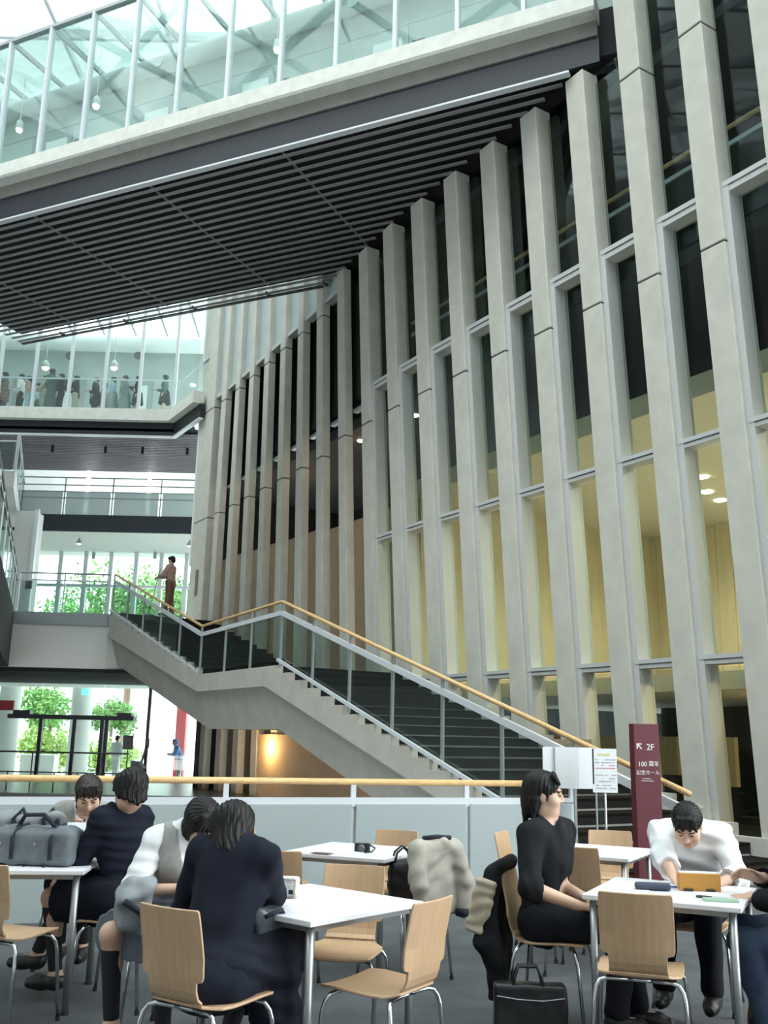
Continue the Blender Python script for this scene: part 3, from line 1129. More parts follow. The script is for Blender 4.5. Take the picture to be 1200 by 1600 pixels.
# ---------------------------------------------------------------- cafe guard rail
root = GR(.77)
gr = empty('guard_railing', root, label='guard railing with wooden handrail and frosted glass panels behind the tables', cat='railing')
px = [114 - 260 * 1.1, 114 - 250 * .52, 114, 347, 550, 729, 895]
xs = [-4.9, -3.6, -2.42, -1.29, -.22, .81, 1.84]
a, b = GR(-6.2), GR(1.84)
MB().tube([a + Z * 1.09, b + Z * 1.06], .028, 12).build('handrail', 'wood', gr, off=root, smooth=True)
MB().beam(a + Z * .90, b + Z * .895, .06, .075).build('rail', 'whitemetal', gr, off=root)
for x in xs:
    p = GR(x)
    MB().beam(p, p + Z * 1.07, .03, .045, up=GRD).build('post', 'whitemetal', gr, off=root)
for x0, x1 in zip([-6.2] + xs, xs):
    p, q = GR(x0 + .02) , GR(x1 - .02)
    p, q = p + GRN * .03, q + GRN * .03
    d = GRN * .012
    MB().hexa([p + Z * .0, q + Z * .0, q + d, p + d, p + Z * .88, q + Z * .88, q + d + Z * .88, p + d + Z * .88]).build('glass_panel', 'frost', gr, off=root)

# ================================================================ CAFE FURNITURE
M['beech'] = mat('beech_plywood', (.52, .345, .205), .42, noise=.07, nscale=5, stretch=(12, 1.2, 1.2))
M['plyedge'] = mat('plywood_edge', (.50, .36, .22), .6)
M['chrome'] = mat('chrome_tube', (.62, .63, .64), .18, 1)
M['laminate'] = mat('white_laminate', (.80, .81, .84), .35)
M['steel'] = mat('table_steel', (.36, .37, .37), .38, .8)
M['rubber'] = mat('rubber', (.02, .02, .02), .8)


def shell_mesh(part):
    prof = [(.208, .424, .150), (.203, .434, .172), (.185, .440, .186), (.12, .441, .192), (.03, .436, .192), (-.05, .433, .190), (-.100, .434, .180), (-.135, .440, .150), (-.165, .452, .130)]
    back = [(-.165, .452, .130), (-.185, .470, .126), (-.200, .500, .126), (-.210, .535, .130), (-.2115, .541, .156), (-.215, .556, .162), (-.228, .620, .164), (-.243, .690, .164), (-.256, .750, .163), (-.264, .788, .161), (-.266, .798, .156)]
    P = prof if part == 'seat' else back
    nx = 8
    bm = bmesh.new()
    rows = []
    for (y, z, w) in P:
        row = []
        for i in range(nx + 1):
            f = -1 + 2 * i / nx
            x = f * w
            dy = .028 * (x / .18) ** 2 * max(0, min(1, (z - .46) / .15))
            dz = .008 * (x / .18) ** 2 if z < .45 else 0
            row.append(bm.verts.new((x, y + dy, z + dz)))
        rows.append(row)
    fs = []
    for a, b in zip(rows, rows[1:]):
        for i in range(nx):
            fs.append(bm.faces.new((a[i], a[i + 1], b[i + 1], b[i])))
    bmesh.ops.recalc_face_normals(bm, faces=bm.faces)
    bmesh.ops.solidify(bm, geom=bm.faces[:], thickness=.011)
    bmesh.ops.recalc_face_normals(bm, faces=bm.faces)
    me = bpy.data.meshes.new(part)
    bm.to_mesh(me)
    bm.free()
    me.materials.append(M['beech'])
    return me


def make_chair():
    e = empty('cafe_chair')
    for p in ('seat', 'backrest'):
        o = bpy.data.objects.new(p, shell_mesh(p))
        COL.objects.link(o)
        o.parent = e
        b = o.modifiers.new('bevel', 'BEVEL')
        b.width = .003
        b.segments = 2
        b.limit_method = 'ANGLE'
        b.angle_limit = math.radians(50)
    for sx in (-1, 1):
        for sy, y0 in ((1, .13), (-1, -.12)):
            pts = [(sx * .05, y0, .418), (sx * .14, y0 + sy * .01, .418), (sx * .172, y0 + sy * .022, .410), (sx * .188, y0 + sy * .034, .385), (sx * .195, y0 + sy * .042, .35), (sx * .215, y0 + sy * .075, .012)]
            l = MB().tube(pts, .0095, 10).build('leg', 'chrome', e, smooth=True)
            MB().tube([(sx * .2145, y0 + sy * .074, .02), (sx * .2155, y0 + sy * .076, 0)], .013, 10).build('foot_cap', 'rubber', l)
    MB().tube([(-.05, .13, .418), (.05, .13, .418)], .0095, 8).tube([(-.05, -.12, .418), (.05, -.12, .418)], .0095, 8).tube([(0, .13, .418), (0, -.12, .418)], .0095, 8).build('seat_frame', 'chrome', e, smooth=True)
    return e


CHAIR = None


def chair(x, y, fx, fy, label, z=0):
    """(fx, fy) is the way the sitter would face"""
    global CHAIR
    if CHAIR is None:
        CHAIR = c = make_chair()
    else:
        c = copy_tree(CHAIR)
    c.location = (x, y, z)
    c.rotation_euler = (0, 0, math.atan2(fy, fx) - math.pi / 2)
    return tag(c, label, 'chair', 'plywood cafe chairs')


TABLE = None


def table(x, y, ux, uy, label, a=.74):
    global TABLE
    if TABLE is None:
        TABLE = e = empty('cafe_table')
        h = a / 2
        MB().box((0, 0, .708), (a, a, .024)).build('tabletop', 'laminate', e, bevel=.004)
        mb = MB()
        for sx in (-1, 1):
            mb.box((sx * (h - .05), 0, .683), (.03, a - .1, .026))
            mb.box((0, sx * (h - .05), .683), (a - .1, .03, .026))
        mb.build('apron', 'steel', e)
        for sx in (-1, 1):
            for sy in (-1, 1):
                l = MB().tube([(sx * (h - .045), sy * (h - .045), .695), (sx * (h - .045), sy * (h - .045), .012)], .019, 14).build('leg', 'steel', e, smooth=True)
                MB().tube([(sx * (h - .045), sy * (h - .045), .014), (sx * (h - .045), sy * (h - .045), 0)], .022, 12).build('foot_cap', 'rubber', l)
    else:
        e = copy_tree(TABLE)
    e.location = (x, y, 0)
    e.rotation_euler = (0, 0, math.atan2(uy, ux))
    return tag(e, label, 'table', 'white cafe tables')


def table_from(nx, ny, ux, uy, label, side=1):
    """near corner and the direction of the edge running to the right; the other edge is its left normal"""
    u = Vector((ux, uy, 0)).normalized()
    v = Vector((-u.y, u.x, 0))
    c = Vector((nx, ny, 0)) + u * .37 + v * .37
    table(c.x, c.y, u.x, u.y, label)
    return c, u, v


TA = table_from(-.26, 4.14, .65, .76, 'white square cafe table with a patterned pouch beside the leaning dark blazer')
TB = table_from(.05, 6.24, .41, .91, 'white cafe table with spread papers and a black camera')
TC = table_from(-1.57, 5.47, -.10, .995, 'white cafe table carrying the grey school bags')
TD = table_from(1.675, 4.69, .44, .898, 'white cafe table with an orange box between the two men')
TE = table_from(1.63, 6.55, .48, .877, 'empty white cafe table in front of the maroon sign')


def on(T, a, b, z=.72):
    """point on a table: a along the right edge, b along the left edge, from the near corner"""
    c, u, v = T
    p = c + u * (a - .37) + v * (b - .37)
    return Vector((p.x, p.y, z))


c, u, v = TA
chair(-.66, 4.14, .56, .83, 'plywood chair with its back to us under the leaning dark blazer')
chair(.04, 4.38, -.83, .55, 'empty plywood chair at the right side of the pouch table, seat to the left')
chair(-.16, 5.06, -.2, -.98, 'empty plywood chair facing us across the pouch table')
chair(-.97, 5.20, -.2, -.98, 'plywood chair under the person in white shirt at the pouch table')
chair(-.57, 6.12, .1, .99, 'plywood chair with its brown back to us before the papers table')
chair(.06, 7.10, -.35, -.93, 'plywood chair at the railing side of the papers table')
chair(-.72, 7.15, .95, -.3, 'plywood chair at the far left of the papers table')
chair(.19, 6.45, -.68, .73, 'plywood chair with a beige jacket over its back')
chair(-1.89, 5.28, .30, .95, 'plywood chair cut by the left edge of the photo')
chair(-2.55, 6.2, .98, -.1, 'plywood chair tucked at the far left table beyond the edge chair')
chair(-1.42, 5.77, -.98, .1, 'plywood chair under the upright dark blazer at the left table')
chair(-1.92, 6.66, .1, -.99, 'plywood chair under the person in grey vest')
chair(.93, 5.45, .93, -.36, 'plywood chair under the man in black')
chair(1.22, 4.76, .30, .95, 'empty plywood chair with its back to us before the orange box table')
chair(1.36, 6.66, .45, .89, 'plywood chair behind the man in black, back to us')
chair(1.72, 7.42, -.2, -.98, 'plywood chair facing us on the far side of the empty table')
chair(1.12, 7.25, .9, -.4, 'plywood chair half hidden behind the shoulder of the man in black')
chair(1.86, 5.98, -.44, -.9, 'plywood chair under the man in white shirt')
chair(2.16, 4.92, -.9, .44, 'plywood chair at the right edge of the photo under the partly seen person')

# ---------------------------------------------------------------- signs by the stair
root = Vector((2.62, 9.75, 0))
e = empty('sign_pillar', root, rz=math.radians(8), label='tall maroon sign pillar with white lettering at the foot of the stairs', cat='sign')
MB().box((0, 0, .82), (.262, .12, 1.64)).build('body', 'maroon', e, bevel=.004)
MB().box((0, 0, .01), (.30, .22, .02)).build('base_plate', 'darkframe', e)
RX = Matrix.Rotation(math.radians(90), 4, 'X')


def onsign(name, body, size, x, z, d=.0015, par=None, y=-.0615, mt='sign_white', align='CENTER'):
    return text_mesh(name, body, size, Matrix.Translation((x, y, z)) @ RX, mt, par, d, align)


onsign('lettering', '2F', .085, .035, 1.39, par=e)
mb = MB()
mb.prism([Vector((-.105, -.0625, 1.452)), Vector((-.105, -.0625, 1.40)), Vector((-.094, -.0625, 1.40)), Vector((-.094, -.0625, 1.433)), Vector((-.058, -.0625, 1.395)), Vector((-.050, -.0625, 1.403)),
          Vector((-.086, -.0625, 1.441)), Vector((-.053, -.0625, 1.441)), Vector((-.053, -.0625, 1.452))], (0, .002, 0))
mb.build('arrow', 'sign_white', e)
onsign('lettering', '100', .062, -.052, 1.235, par=e)


def strokes(mb, x, z, s, segs, y=-.0625, w=.085):
    """character drawn as bars in a unit square"""
    for x0, z0, x1, z1 in segs:
        p, q = Vector((x + x0 * s, y, z + z0 * s)), Vector((x + x1 * s, y, z + z1 * s))
        mb.beam(p, q, w * s, .002, up=(0, 1, 0))


KJ = {
    'shu': [(.15, 0, .15, 1), (.15, .97, .88, .97), (.88, 1, .88, 0), (.3, .78, .74, .78), (.52, .92, .52, .55), (.28, .58, .76, .58), (.32, .42, .32, .12), (.32, .4, .72, .4), (.72, .42, .72, .12), (.32, .14, .72, .14)],
    'nen': [(.3, 1, .1, .7), (.25, .85, .9, .85), (.3, .58, .85, .58), (.3, .58, .3, .3), (.02, .3, .98, .3), (.56, .85, .56, 0)],
    'ki': [(.05, .85, .45, .85), (.1, .7, .4, .7), (.1, .55, .4, .55), (.1, .38, .4, .38), (.1, .38, .1, .05), (.4, .38, .4, .05), (.1, .05, .4, .05), (.55, .9, .92, .9), (.92, .9, .92, .52), (.55, .52, .92, .52), (.57, .52, .57, .08), (.57, .06, .98, .06), (.97, .06, .97, .22)],
    'nen2': [(.5, 1, .05, .62), (.5, 1, .95, .62), (.3, .68, .7, .68), (.2, .52, .75, .52), (.75, .52, .55, .38), (.12, .28, .05, .08), (.28, .3, .28, .05), (.28, .04, .7, .04), (.7, .04, .74, .16), (.48, .3, .54, .2), (.8, .3, .93, .12)],
    'ho': [(.05, .72, .95, .72), (.5, 1, .5, .02), (.3, .5, .1, .2), (.7, .5, .92, .2)],
    'bar': [(.08, .5, .92, .5)],
    'ru': [(.3, .92, .3, .4), (.3, .4, .08, .06), (.6, .95, .6, .06), (.6, .08, .96, .42)],
}
mb = MB()
strokes(mb, .012, 1.235, .050, KJ['shu'])
strokes(mb, .066, 1.235, .050, KJ['nen'])
for i, k in enumerate(('ki', 'nen2', 'ho', 'bar', 'ru')):
    strokes(mb, -.118 + i * .048, 1.155, .044, KJ[k])
mb.build('lettering', 'sign_white', e)
mb = MB()
for z, x0, x1 in ((1.118, -.06, .02), (1.098, -.07, .05)):
    x = x0
    rr = random.Random(3)
    while x < x1:
        w_ = rr.uniform(.006, .014)
        mb.box((x + w_ / 2, -.0615, z), (w_, .002, .006))
        x += w_ + .004
mb.build('small_print', 'sign_white', e)

# folded white notice panels on a stand
p = aty(888, 1300, 9.3)
e = empty('notice_stand', (p.x, 9.3, 0), label='white three-panel notice board on thin metal legs at the end of the railing', cat='notice board')
for i, (x, a, w_) in enumerate(((-.165, 8, .115), (0.0, -4, .215), (.185, 10, .15))):
    ca, sa = math.cos(math.radians(a)), math.sin(math.radians(a))
    MB().box((x, .0 + abs(x) * .15, 1.215), (w_, .012, .375), (Vector((ca, sa, 0)), Vector((-sa, ca, 0)), Z)).build('panel', 'paper', e)
for x in (-.1, .07):
    MB().tube([(x, .02, 0), (x, .02, 1.40)], .010, 8).build('leg', 'greymetal', e)
MB().tube([(-.1, .02, .35), (.07, .02, .35)], .008, 8).build('crossbar', 'greymetal', e)
MB().tube([(-.1, .02, .9), (.07, .02, .9)], .008, 8).build('crossbar', 'greymetal', e)
for x in (-.1, .07):
    MB().beam((x, -.16, .012), (x, .2, .012), .02, .02).build('foot', 'greymetal', e)
p = aty(948, 1300, 9.0)
e = empty('paper_notice', (p.x, 9.0, 0), label='white printed paper notice on a slim chrome pole beside the maroon sign', cat='notice')
MB().box((0, 0, 1.205), (.222, .008, .385)).build('board', 'paper', e)
MB().box((-.105, -.001, 1.24), (.012, .014, .31)).build('binder_clip', 'darkframe', e)
rr = random.Random(5)
mb = MB()
for i in range(3):
    mb.box((-.045 + i * .04, -.0052, 1.345), (.03, .002, .022))
mb.build('heading', 'papergold', e)
mb, mr = MB(), MB()
for i, z in enumerate((1.30, 1.275, 1.25, 1.225, 1.165, 1.135, 1.11, 1.075, 1.05)):
    x = -.085
    while x < .085:
        w_ = rr.uniform(.008, .03)
        if rr.random() < .85:
            (mr if i in (2, 3) else mb).box((x + w_ / 2, -.0052, z), (w_, .002, .008))
        x += w_ + .005
mb.build('print', 'paperink', e)
mr.build('print', 'paperred', e)
MB().tube([(0, .012, .02), (0, .012, 1.38)], .011, 10).build('pole', 'chrome', e, smooth=True)
MB().lathe([(.14, 0), (.14, .015), (.03, .03)], n=18).build('base', 'chrome', e, smooth=True)
p = aty(934, 1300, 9.15)
e = empty('notice_holder', (p.x, 9.15, 0), label='thin clear sheet holder on a slim leg behind the paper notice', cat='notice')
MB().tube([(0, 0, 0), (-.005, 0, 1.2)], .009, 8).build('leg', 'greymetal', e)
MB().box((.03, 0, .88), (.05, .006, .36)).build('sleeve', 'railglass', e)
MB().lathe([(.1, 0), (.1, .012), (.02, .02)], n=16).build('base', 'greymetal', e)

# ================================================================ PEOPLE: smooth bodies from blended distance fields
M['skin'] = mat('skin', (.62, .40, .29), .5, noise=.04, nscale=12)
M['lip'] = mat('lips', (.50, .22, .19), .45)
M['eye'] = mat('eyes', (.02, .015, .012), .3)
M['hair'] = mat('black_hair', (.007, .006, .006), .5, noise=.3, nscale=60, spec=.3, stretch=(3, 3, .4))
M['brownhair'] = mat('dark_brown_hair', (.016, .011, .009), .45, noise=.3, nscale=60, stretch=(3, 3, .4))
M['navy'] = mat('navy_blazer_wool', (.0065, .009, .019), .9, noise=.12, nscale=40, spec=.25)
M['blackcloth'] = mat('black_knit', (.009, .010, .012), .9, spec=.25, noise=.15, nscale=30)
M['blackpants'] = mat('black_trousers', (.009, .010, .014), .9, spec=.25, noise=.12, nscale=30)
M['darkskirt'] = mat('dark_skirt', (.007, .009, .017), .9, spec=.25, noise=.12, nscale=30)
M['whiteshirt'] = mat('white_shirt_cotton', (.78, .79, .80), .8, noise=.03, nscale=10)
M['greyvest'] = mat('grey_knit_vest', (.33, .33, .31), .9, noise=.12, nscale=50)
M['jeans'] = mat('blue_jeans', (.035, .06, .11), .85, noise=.2, nscale=25)
M['sock'] = mat('black_socks', (.012, .012, .015), .85)
M['shoe'] = mat('black_shoes', (.015, .014, .014), .4)
M['greyskirt'] = mat('grey_skirt', (.12, .14, .17), .85, noise=.1, nscale=25)
M['tie'] = mat('dark_tie', (.02, .03, .06), .6)


def nrm(v):
    v = np.asarray(v, float)
    return v / (np.linalg.norm(v) + 1e-9)


class Field:
    def __init__(s, lo, hi, h):
        s.lo = np.asarray(lo, float)
        s.h = h
        s.n = np.ceil((np.asarray(hi, float) - s.lo) / h).astype(int) + 1
        s.d = np.full(s.n, 9.0, np.float32)
        s.ax = [(s.lo[i] + h * np.arange(s.n[i])).astype(np.float32) for i in range(3)]

    def _sub(s, lo, hi):
        a = np.clip(np.floor((np.asarray(lo) - s.lo) / s.h).astype(int), 0, s.n)
        b = np.clip(np.ceil((np.asarray(hi) - s.lo) / s.h).astype(int) + 1, 0, s.n)
        if (b <= a).any():
            return None, None
        sl = tuple(slice(a[i], b[i]) for i in range(3))
        X, Y, Z_ = s.ax[0][sl[0]][:, None, None], s.ax[1][sl[1]][None, :, None], s.ax[2][sl[2]][None, None, :]
        return sl, (X, Y, Z_)

    def _mix(s, sl, nd, k, op):
        o = s.d[sl]
        if op == 'add':
            if k:
                hh = np.maximum(k - np.abs(o - nd), 0) / k
                s.d[sl] = np.minimum(o, nd) - hh * hh * (k / 4)
            else:
                s.d[sl] = np.minimum(o, nd)
        elif op == 'cut':
            if k:
                hh = np.maximum(k - np.abs(o + nd), 0) / k
                s.d[sl] = np.maximum(o, -nd) + hh * hh * (k / 4)
            else:
                s.d[sl] = np.maximum(o, -nd)

    def cone(s, a, b, r1, r2, k=.02, op='add'):
        a, b = np.asarray(a, float), np.asarray(b, float)
        r = max(r1, r2) + .07 + k
        sl, P = s._sub(np.minimum(a, b) - r, np.maximum(a, b) + r)
        if sl is None:
            return s
        ab = b - a
        L2 = max(ab @ ab, 1e-9)
        px, py, pz = P[0] - a[0], P[1] - a[1], P[2] - a[2]
        t = np.clip((px * ab[0] + py * ab[1] + pz * ab[2]) / L2, 0, 1)
        d = np.sqrt((px - t * ab[0]) ** 2 + (py - t * ab[1]) ** 2 + (pz - t * ab[2]) ** 2) - (r1 + (r2 - r1) * t)
        s._mix(sl, d.astype(np.float32), k, op)
        return s

    def ell(s, c, r, A=None, k=.02, op='add'):
        """ellipsoid; A = rows of axes (right, forward, up)"""
        c = np.asarray(c, float)
        A = np.eye(3) if A is None else np.asarray(A, float)
        R = max(r) + .06 + k
        sl, P = s._sub(c - R, c + R)
        if sl is None:
            return s
        q = [P[0] - c[0], P[1] - c[1], P[2] - c[2]]
        l = [(q[0] * A[i][0] + q[1] * A[i][1] + q[2] * A[i][2]) for i in range(3)]
        k0 = np.sqrt(sum((l[i] / r[i]) ** 2 for i in range(3)))
        k1 = np.sqrt(sum((l[i] / r[i] ** 2) ** 2 for i in range(3))) + 1e-6
        s._mix(sl, (k0 * (k0 - 1) / k1).astype(np.float32), k, op)
        return s

    def rbox(s, c, half, A=None, rad=.02, k=.0, op='add', bend=None):
        c = np.asarray(c, float)
        A = np.eye(3) if A is None else np.asarray(A, float)
        R = float(np.linalg.norm(half)) + .06 + k
        sl, P = s._sub(c - R, c + R)
        if sl is None:
            return s
        q = [P[0] - c[0], P[1] - c[1], P[2] - c[2]]
        l = [(q[0] * A[i][0] + q[1] * A[i][1] + q[2] * A[i][2]) for i in range(3)]
        if bend:
            l = bend(l)
        e = [np.abs(l[i]) - (half[i] - rad) for i in range(3)]
        d = np.sqrt(sum(np.maximum(x, 0) ** 2 for x in e)) + np.minimum(np.maximum(np.maximum(e[0], e[1]), e[2]), 0) - rad
        s._mix(sl, d.astype(np.float32), k, op)
        return s

    def halfcut(s, p, n):
        """remove everything on the side n points to"""
        X, Y, Z_ = s.ax[0][:, None, None], s.ax[1][None, :, None], s.ax[2][None, None, :]
        n = nrm(n)
        d = (X - p[0]) * n[0] + (Y - p[1]) * n[1] + (Z_ - p[2]) * n[2]
        s.d = np.maximum(s.d, d.astype(np.float32))
        return s

    def wrinkle(s, amp, f, seed=0):
        rn = np.random.RandomState(seed)
        X, Y, Z_ = s.ax[0][:, None, None], s.ax[1][None, :, None], s.ax[2][None, None, :]
        for i in range(4):
            w = rn.normal(size=3) * f
            w[2] *= 1.3
            ph = rn.uniform(0, 6.3)
            ww = rn.normal(size=3) * f * .6
            s.d += (amp * np.sin(X * w[0] + Y * w[1] + Z_ * w[2] + ph + 1.2 * np.sin(X * ww[0] + Y * ww[1] + Z_ * ww[2]))).astype(np.float32)
        return s

    def mesh(s):
        d, h = s.d, s.h
        S_ = d < 0
        c = np.zeros(np.array(d.shape) - 1, np.int8)
        offs = [(i, j, k) for i in (0, 1) for j in (0, 1) for k in (0, 1)]
        for i, j, k in offs:
            c += S_[i:c.shape[0] + i, j:c.shape[1] + j, k:c.shape[2] + k]
        mk = (c > 0) & (c < 8)
        ids = np.argwhere(mk)
        idx = np.full(c.shape, -1, np.int64)
        idx[mk] = np.arange(len(ids))
        acc = np.zeros((len(ids), 3))
        cnt = np.zeros(len(ids))
        for a in offs:
            for ax in range(3):
                if a[ax] == 0:
                    b = list(a)
                    b[ax] = 1
                    da = d[ids[:, 0] + a[0], ids[:, 1] + a[1], ids[:, 2] + a[2]]
                    db = d[ids[:, 0] + b[0], ids[:, 1] + b[1], ids[:, 2] + b[2]]
                    m_ = (da < 0) != (db < 0)
                    t = np.where(m_, da / np.where(m_, da - db, 1), 0)
                    p = np.array(a, float)[None, :].repeat(len(ids), 0)
                    p[:, ax] += t
                    acc[m_] += p[m_]
                    cnt[m_] += 1
        v = s.lo + h * (ids + acc / cnt[:, None])
        F = []
        for ax in range(3):
            o1, o2 = [(1, 2), (2, 0), (0, 1)][ax]
            sl0 = [slice(None)] * 3
            sl1 = [slice(None)] * 3
            sl0[ax] = slice(0, -1)
            sl1[ax] = slice(1, None)
            for q in (o1, o2):
                sl0[q] = slice(1, -1)
                sl1[q] = slice(1, -1)
            a, b = S_[tuple(sl0)], S_[tuple(sl1)]
            e = np.argwhere(a != b)
            if not len(e):
                continue
            ins = a[e[:, 0], e[:, 1], e[:, 2]]
            base = e.copy()
            base[:, o1] += 1
            base[:, o2] += 1

            def g(x, y):
                q = base.copy()
                q[:, o1] += x
                q[:, o2] += y
                return idx[q[:, 0], q[:, 1], q[:, 2]]
            quad = np.stack([g(-1, -1), g(0, -1), g(0, 0), g(-1, 0)], 1)
            quad[~ins] = quad[~ins][:, ::-1]
            F.append(quad)
        F = np.concatenate(F) if F else np.zeros((0, 4), int)
        F = F[(F >= 0).all(1)]
        return v, F


def field_obj(name, fld, mats, root, parent=None, paint=None):
    v, F = fld.mesh()
    v = v - np.asarray(root)
    me = bpy.data.meshes.new(name)
    me.vertices.add(len(v))
    me.vertices.foreach_set('co', v.astype(np.float32).ravel())
    me.loops.add(F.size)
    me.loops.foreach_set('vertex_index', F.astype(np.int32).ravel())
    me.polygons.add(len(F))
    me.polygons.foreach_set('loop_start', (np.arange(len(F)) * 4).astype(np.int32))
    me.polygons.foreach_set('use_smooth', np.ones(len(F), bool))
    mats = mats if isinstance(mats, (list, tuple)) else [mats]
    for q in mats:
        me.materials.append(M[q])
    if paint is not None and len(F):
        cen = v[F].mean(1) + np.asarray(root)
        me.polygons.foreach_set('material_index', paint(cen).astype(np.int32))
    me.update(calc_edges=True)
    me.validate()
    o = bpy.data.objects.new(name, me)
    COL.objects.link(o)
    if parent:
        o.parent = parent
    else:
        o.location = Vector(root)
    return o


def V(p):
    return np.array([p[0], p[1], p[2]], float)


def ik(a, c, l1, l2, pole):
    a, c = V(a), V(c)
    ac = c - a
    L = np.linalg.norm(ac)
    if L > (l1 + l2) * .995:
        c = a + ac / L * (l1 + l2) * .995
        ac = c - a
        L = np.linalg.norm(ac)
    x = (l1 * l1 - l2 * l2 + L * L) / (2 * L)
    hgt = math.sqrt(max(l1 * l1 - x * x, 1e-6))
    u = ac / L
    p = V(pole)
    p = nrm(p - u * (p @ u))
    return a + u * x + p * hgt, c


class Fig:
    """joints of one figure, all in world coordinates"""

    def __init__(s, hip, yaw, s_=1.0, lean=.05, side=0, twist=0, female=False, head=None, face=(0, 1, 0), head_up=None,
                 hands=(None, None), poles=(None, None), knees=None, ankles=None, toes=None, curl=.5, palm=(None, None), fdir=(None, None)):
        s.sc, s.female = s_, female
        s.hip = V(hip)
        F = nrm((math.cos(yaw), math.sin(yaw), 0))
        Rr = np.array([F[1], -F[0], 0])
        s.F, s.R = F, Rr
        up = np.array([0, 0, 1.0])
        ty = yaw + twist
        FT = nrm((math.cos(ty), math.sin(ty), 0))
        RT = np.array([FT[1], -FT[0], 0])
        s.U = nrm(up * math.cos(lean) + FT * math.sin(lean) + RT * side)
        s.FT = nrm(FT - s.U * (FT @ s.U))
        s.RT = np.cross(s.FT, s.U)
        k = s_
        s.waist = s.hip + (s.U * .7 + up * .3) * .16 * k
        s.chest = s.hip + s.U * .33 * k
        s.neck = s.hip + s.U * .495 * k
        sw = (.165 if female else .185) * k
        s.sh = [s.neck - s.U * .055 * k - s.RT * sw, s.neck - s.U * .055 * k + s.RT * sw]
        s.head = V(head) if head is not None else s.neck + s.U * .15 * k
        HF = nrm(face)
        HU = nrm(head_up) if head_up is not None else nrm(s.head - s.neck + up * .1)
        HU = nrm(HU - HF * (HU @ HF))
        HR = np.cross(HF, HU)
        s.HA = np.array([HR, HF, HU])
        ua, fa = .275 * k, .245 * k
        s.elb, s.wri, s.fd, s.pn = [], [], [], []
        for i in (0, 1):
            sg = -1 if i == 0 else 1
            tgt = hands[i]
            if tgt is None:
                tgt = s.sh[i] - up * .5 * k + s.FT * .05
            pole = poles[i] if poles[i] is not None else (-up * .8 + s.RT * sg * .7 - s.FT * .3)
            e, w = ik(s.sh[i], tgt, ua, fa, pole)
            s.elb.append(e)
            s.wri.append(w)
            s.fd.append(nrm(fdir[i]) if fdir[i] is not None else nrm(w - e))
            s.pn.append(nrm(palm[i]) if palm[i] is not None else -up)
        tl, sl_ = .42 * k, .41 * k
        s.hj = [s.hip - Rr * .09 * k, s.hip + Rr * .09 * k]
        s.kne, s.ank, s.toe = [], [], []
        for i in (0, 1):
            if knees is not None:
                kk = s.hj[i] + nrm(V(knees[i]) - s.hj[i]) * tl
            else:
                kk = s.hj[i] - up * tl + F * .01
            a = V(ankles[i]) if ankles is not None else kk - up * sl_
            a = kk + nrm(a - kk) * sl_
            s.kne.append(kk)
            s.ank.append(a)
            s.toe.append(nrm(toes[i]) if toes is not None and toes[i] is not None else F)
        s.curl = curl

    def bounds(s, m=.16):
        P = np.array([s.hip, s.neck, s.head + s.HA[2] * .12, s.head - s.HA[1] * .1, *s.sh, *s.elb, *s.wri, *s.kne, *s.ank] + [w + f * .2 for w, f in zip(s.wri, s.fd)] + [a + t * .2 for a, t in zip(s.ank, s.toe)])
        return P.min(0) - m, P.max(0) + m

    def torso(s, f, g=0.0, k=.05, hem=0.0):
        q = s.sc
        fe = s.female
        A = np.array([s.RT, s.FT, s.U])
        Ah = np.array([s.R, s.F, [0, 0, 1]])
        f.ell(s.hip, ((.175 if fe else .165) * q + g, .125 * q + g, .125 * q + g), Ah, k)
        f.ell(s.waist, ((.128 if fe else .145) * q + g, .10 * q + g, .14 * q + g), A, k)
        f.ell(s.chest + s.FT * .005, ((.145 if fe else .17) * q + g, (.105 if fe else .115) * q + g, .165 * q + g), A, k)
        if fe:
            for sg in (-1, 1):
                f.ell(s.chest + s.FT * .075 * q + s.RT * sg * .06 * q + s.U * .01, (.055 * q + g, .05 * q + g, .055 * q + g), A, k)
        f.cone(s.sh[0] + s.RT * .03, s.sh[1] - s.RT * .03, .062 * q + g, .062 * q + g, k)
        f.cone(s.neck - s.U * .05, s.neck + (s.head - s.neck) * .2, .07 * q + g, .05 * q + g, k)

    def arm(s, f, i, g=0.0, upto=1.0, k=.03, g2=None):
        q = s.sc * (.88 if s.female else 1)
        g2 = g if g2 is None else g2
        f.cone(s.sh[i], s.elb[i], .052 * q + g, .042 * q + g, k)
        w = s.elb[i] + (s.wri[i] - s.elb[i]) * upto
        f.cone(s.elb[i], w, .041 * q + g, (.041 + (.027 - .041) * upto) * q + g2, k)

    def leg(s, f, i, g=0.0, a=0.0, b=1.0, k=.03, g2=None):
        q = s.sc * (.97 if s.female else 1)
        g2 = g if g2 is None else g2
        if a < .5:
            t0 = s.hj[i] + (s.kne[i] - s.hj[i]) * (a * 2)
            f.cone(t0, s.kne[i], (.085 - .03 * a * 2) * q + g, .056 * q + g, k)
        if b > .5:
            t = (b - .5) * 2
            st_ = max(0, (a - .5) * 2)
            e = s.kne[i] + (s.ank[i] - s.kne[i]) * t
            st = s.kne[i] + (s.ank[i] - s.kne[i]) * st_
            f.cone(st, e, (.052 - .016 * st_) * q + g, (.052 - .018 * t) * q + g2, k)
            if g < .02 and a <= .5:
                c = s.kne[i] + (s.ank[i] - s.kne[i]) * .28
                back = nrm(s.hj[i] - s.kne[i])
                f.ell(c + back * .018, (.045 * q + g, .045 * q + g, .10 * q + g), np.array([s.R, np.cross(nrm(s.ank[i] - s.kne[i]), s.R), nrm(s.ank[i] - s.kne[i])]), k)

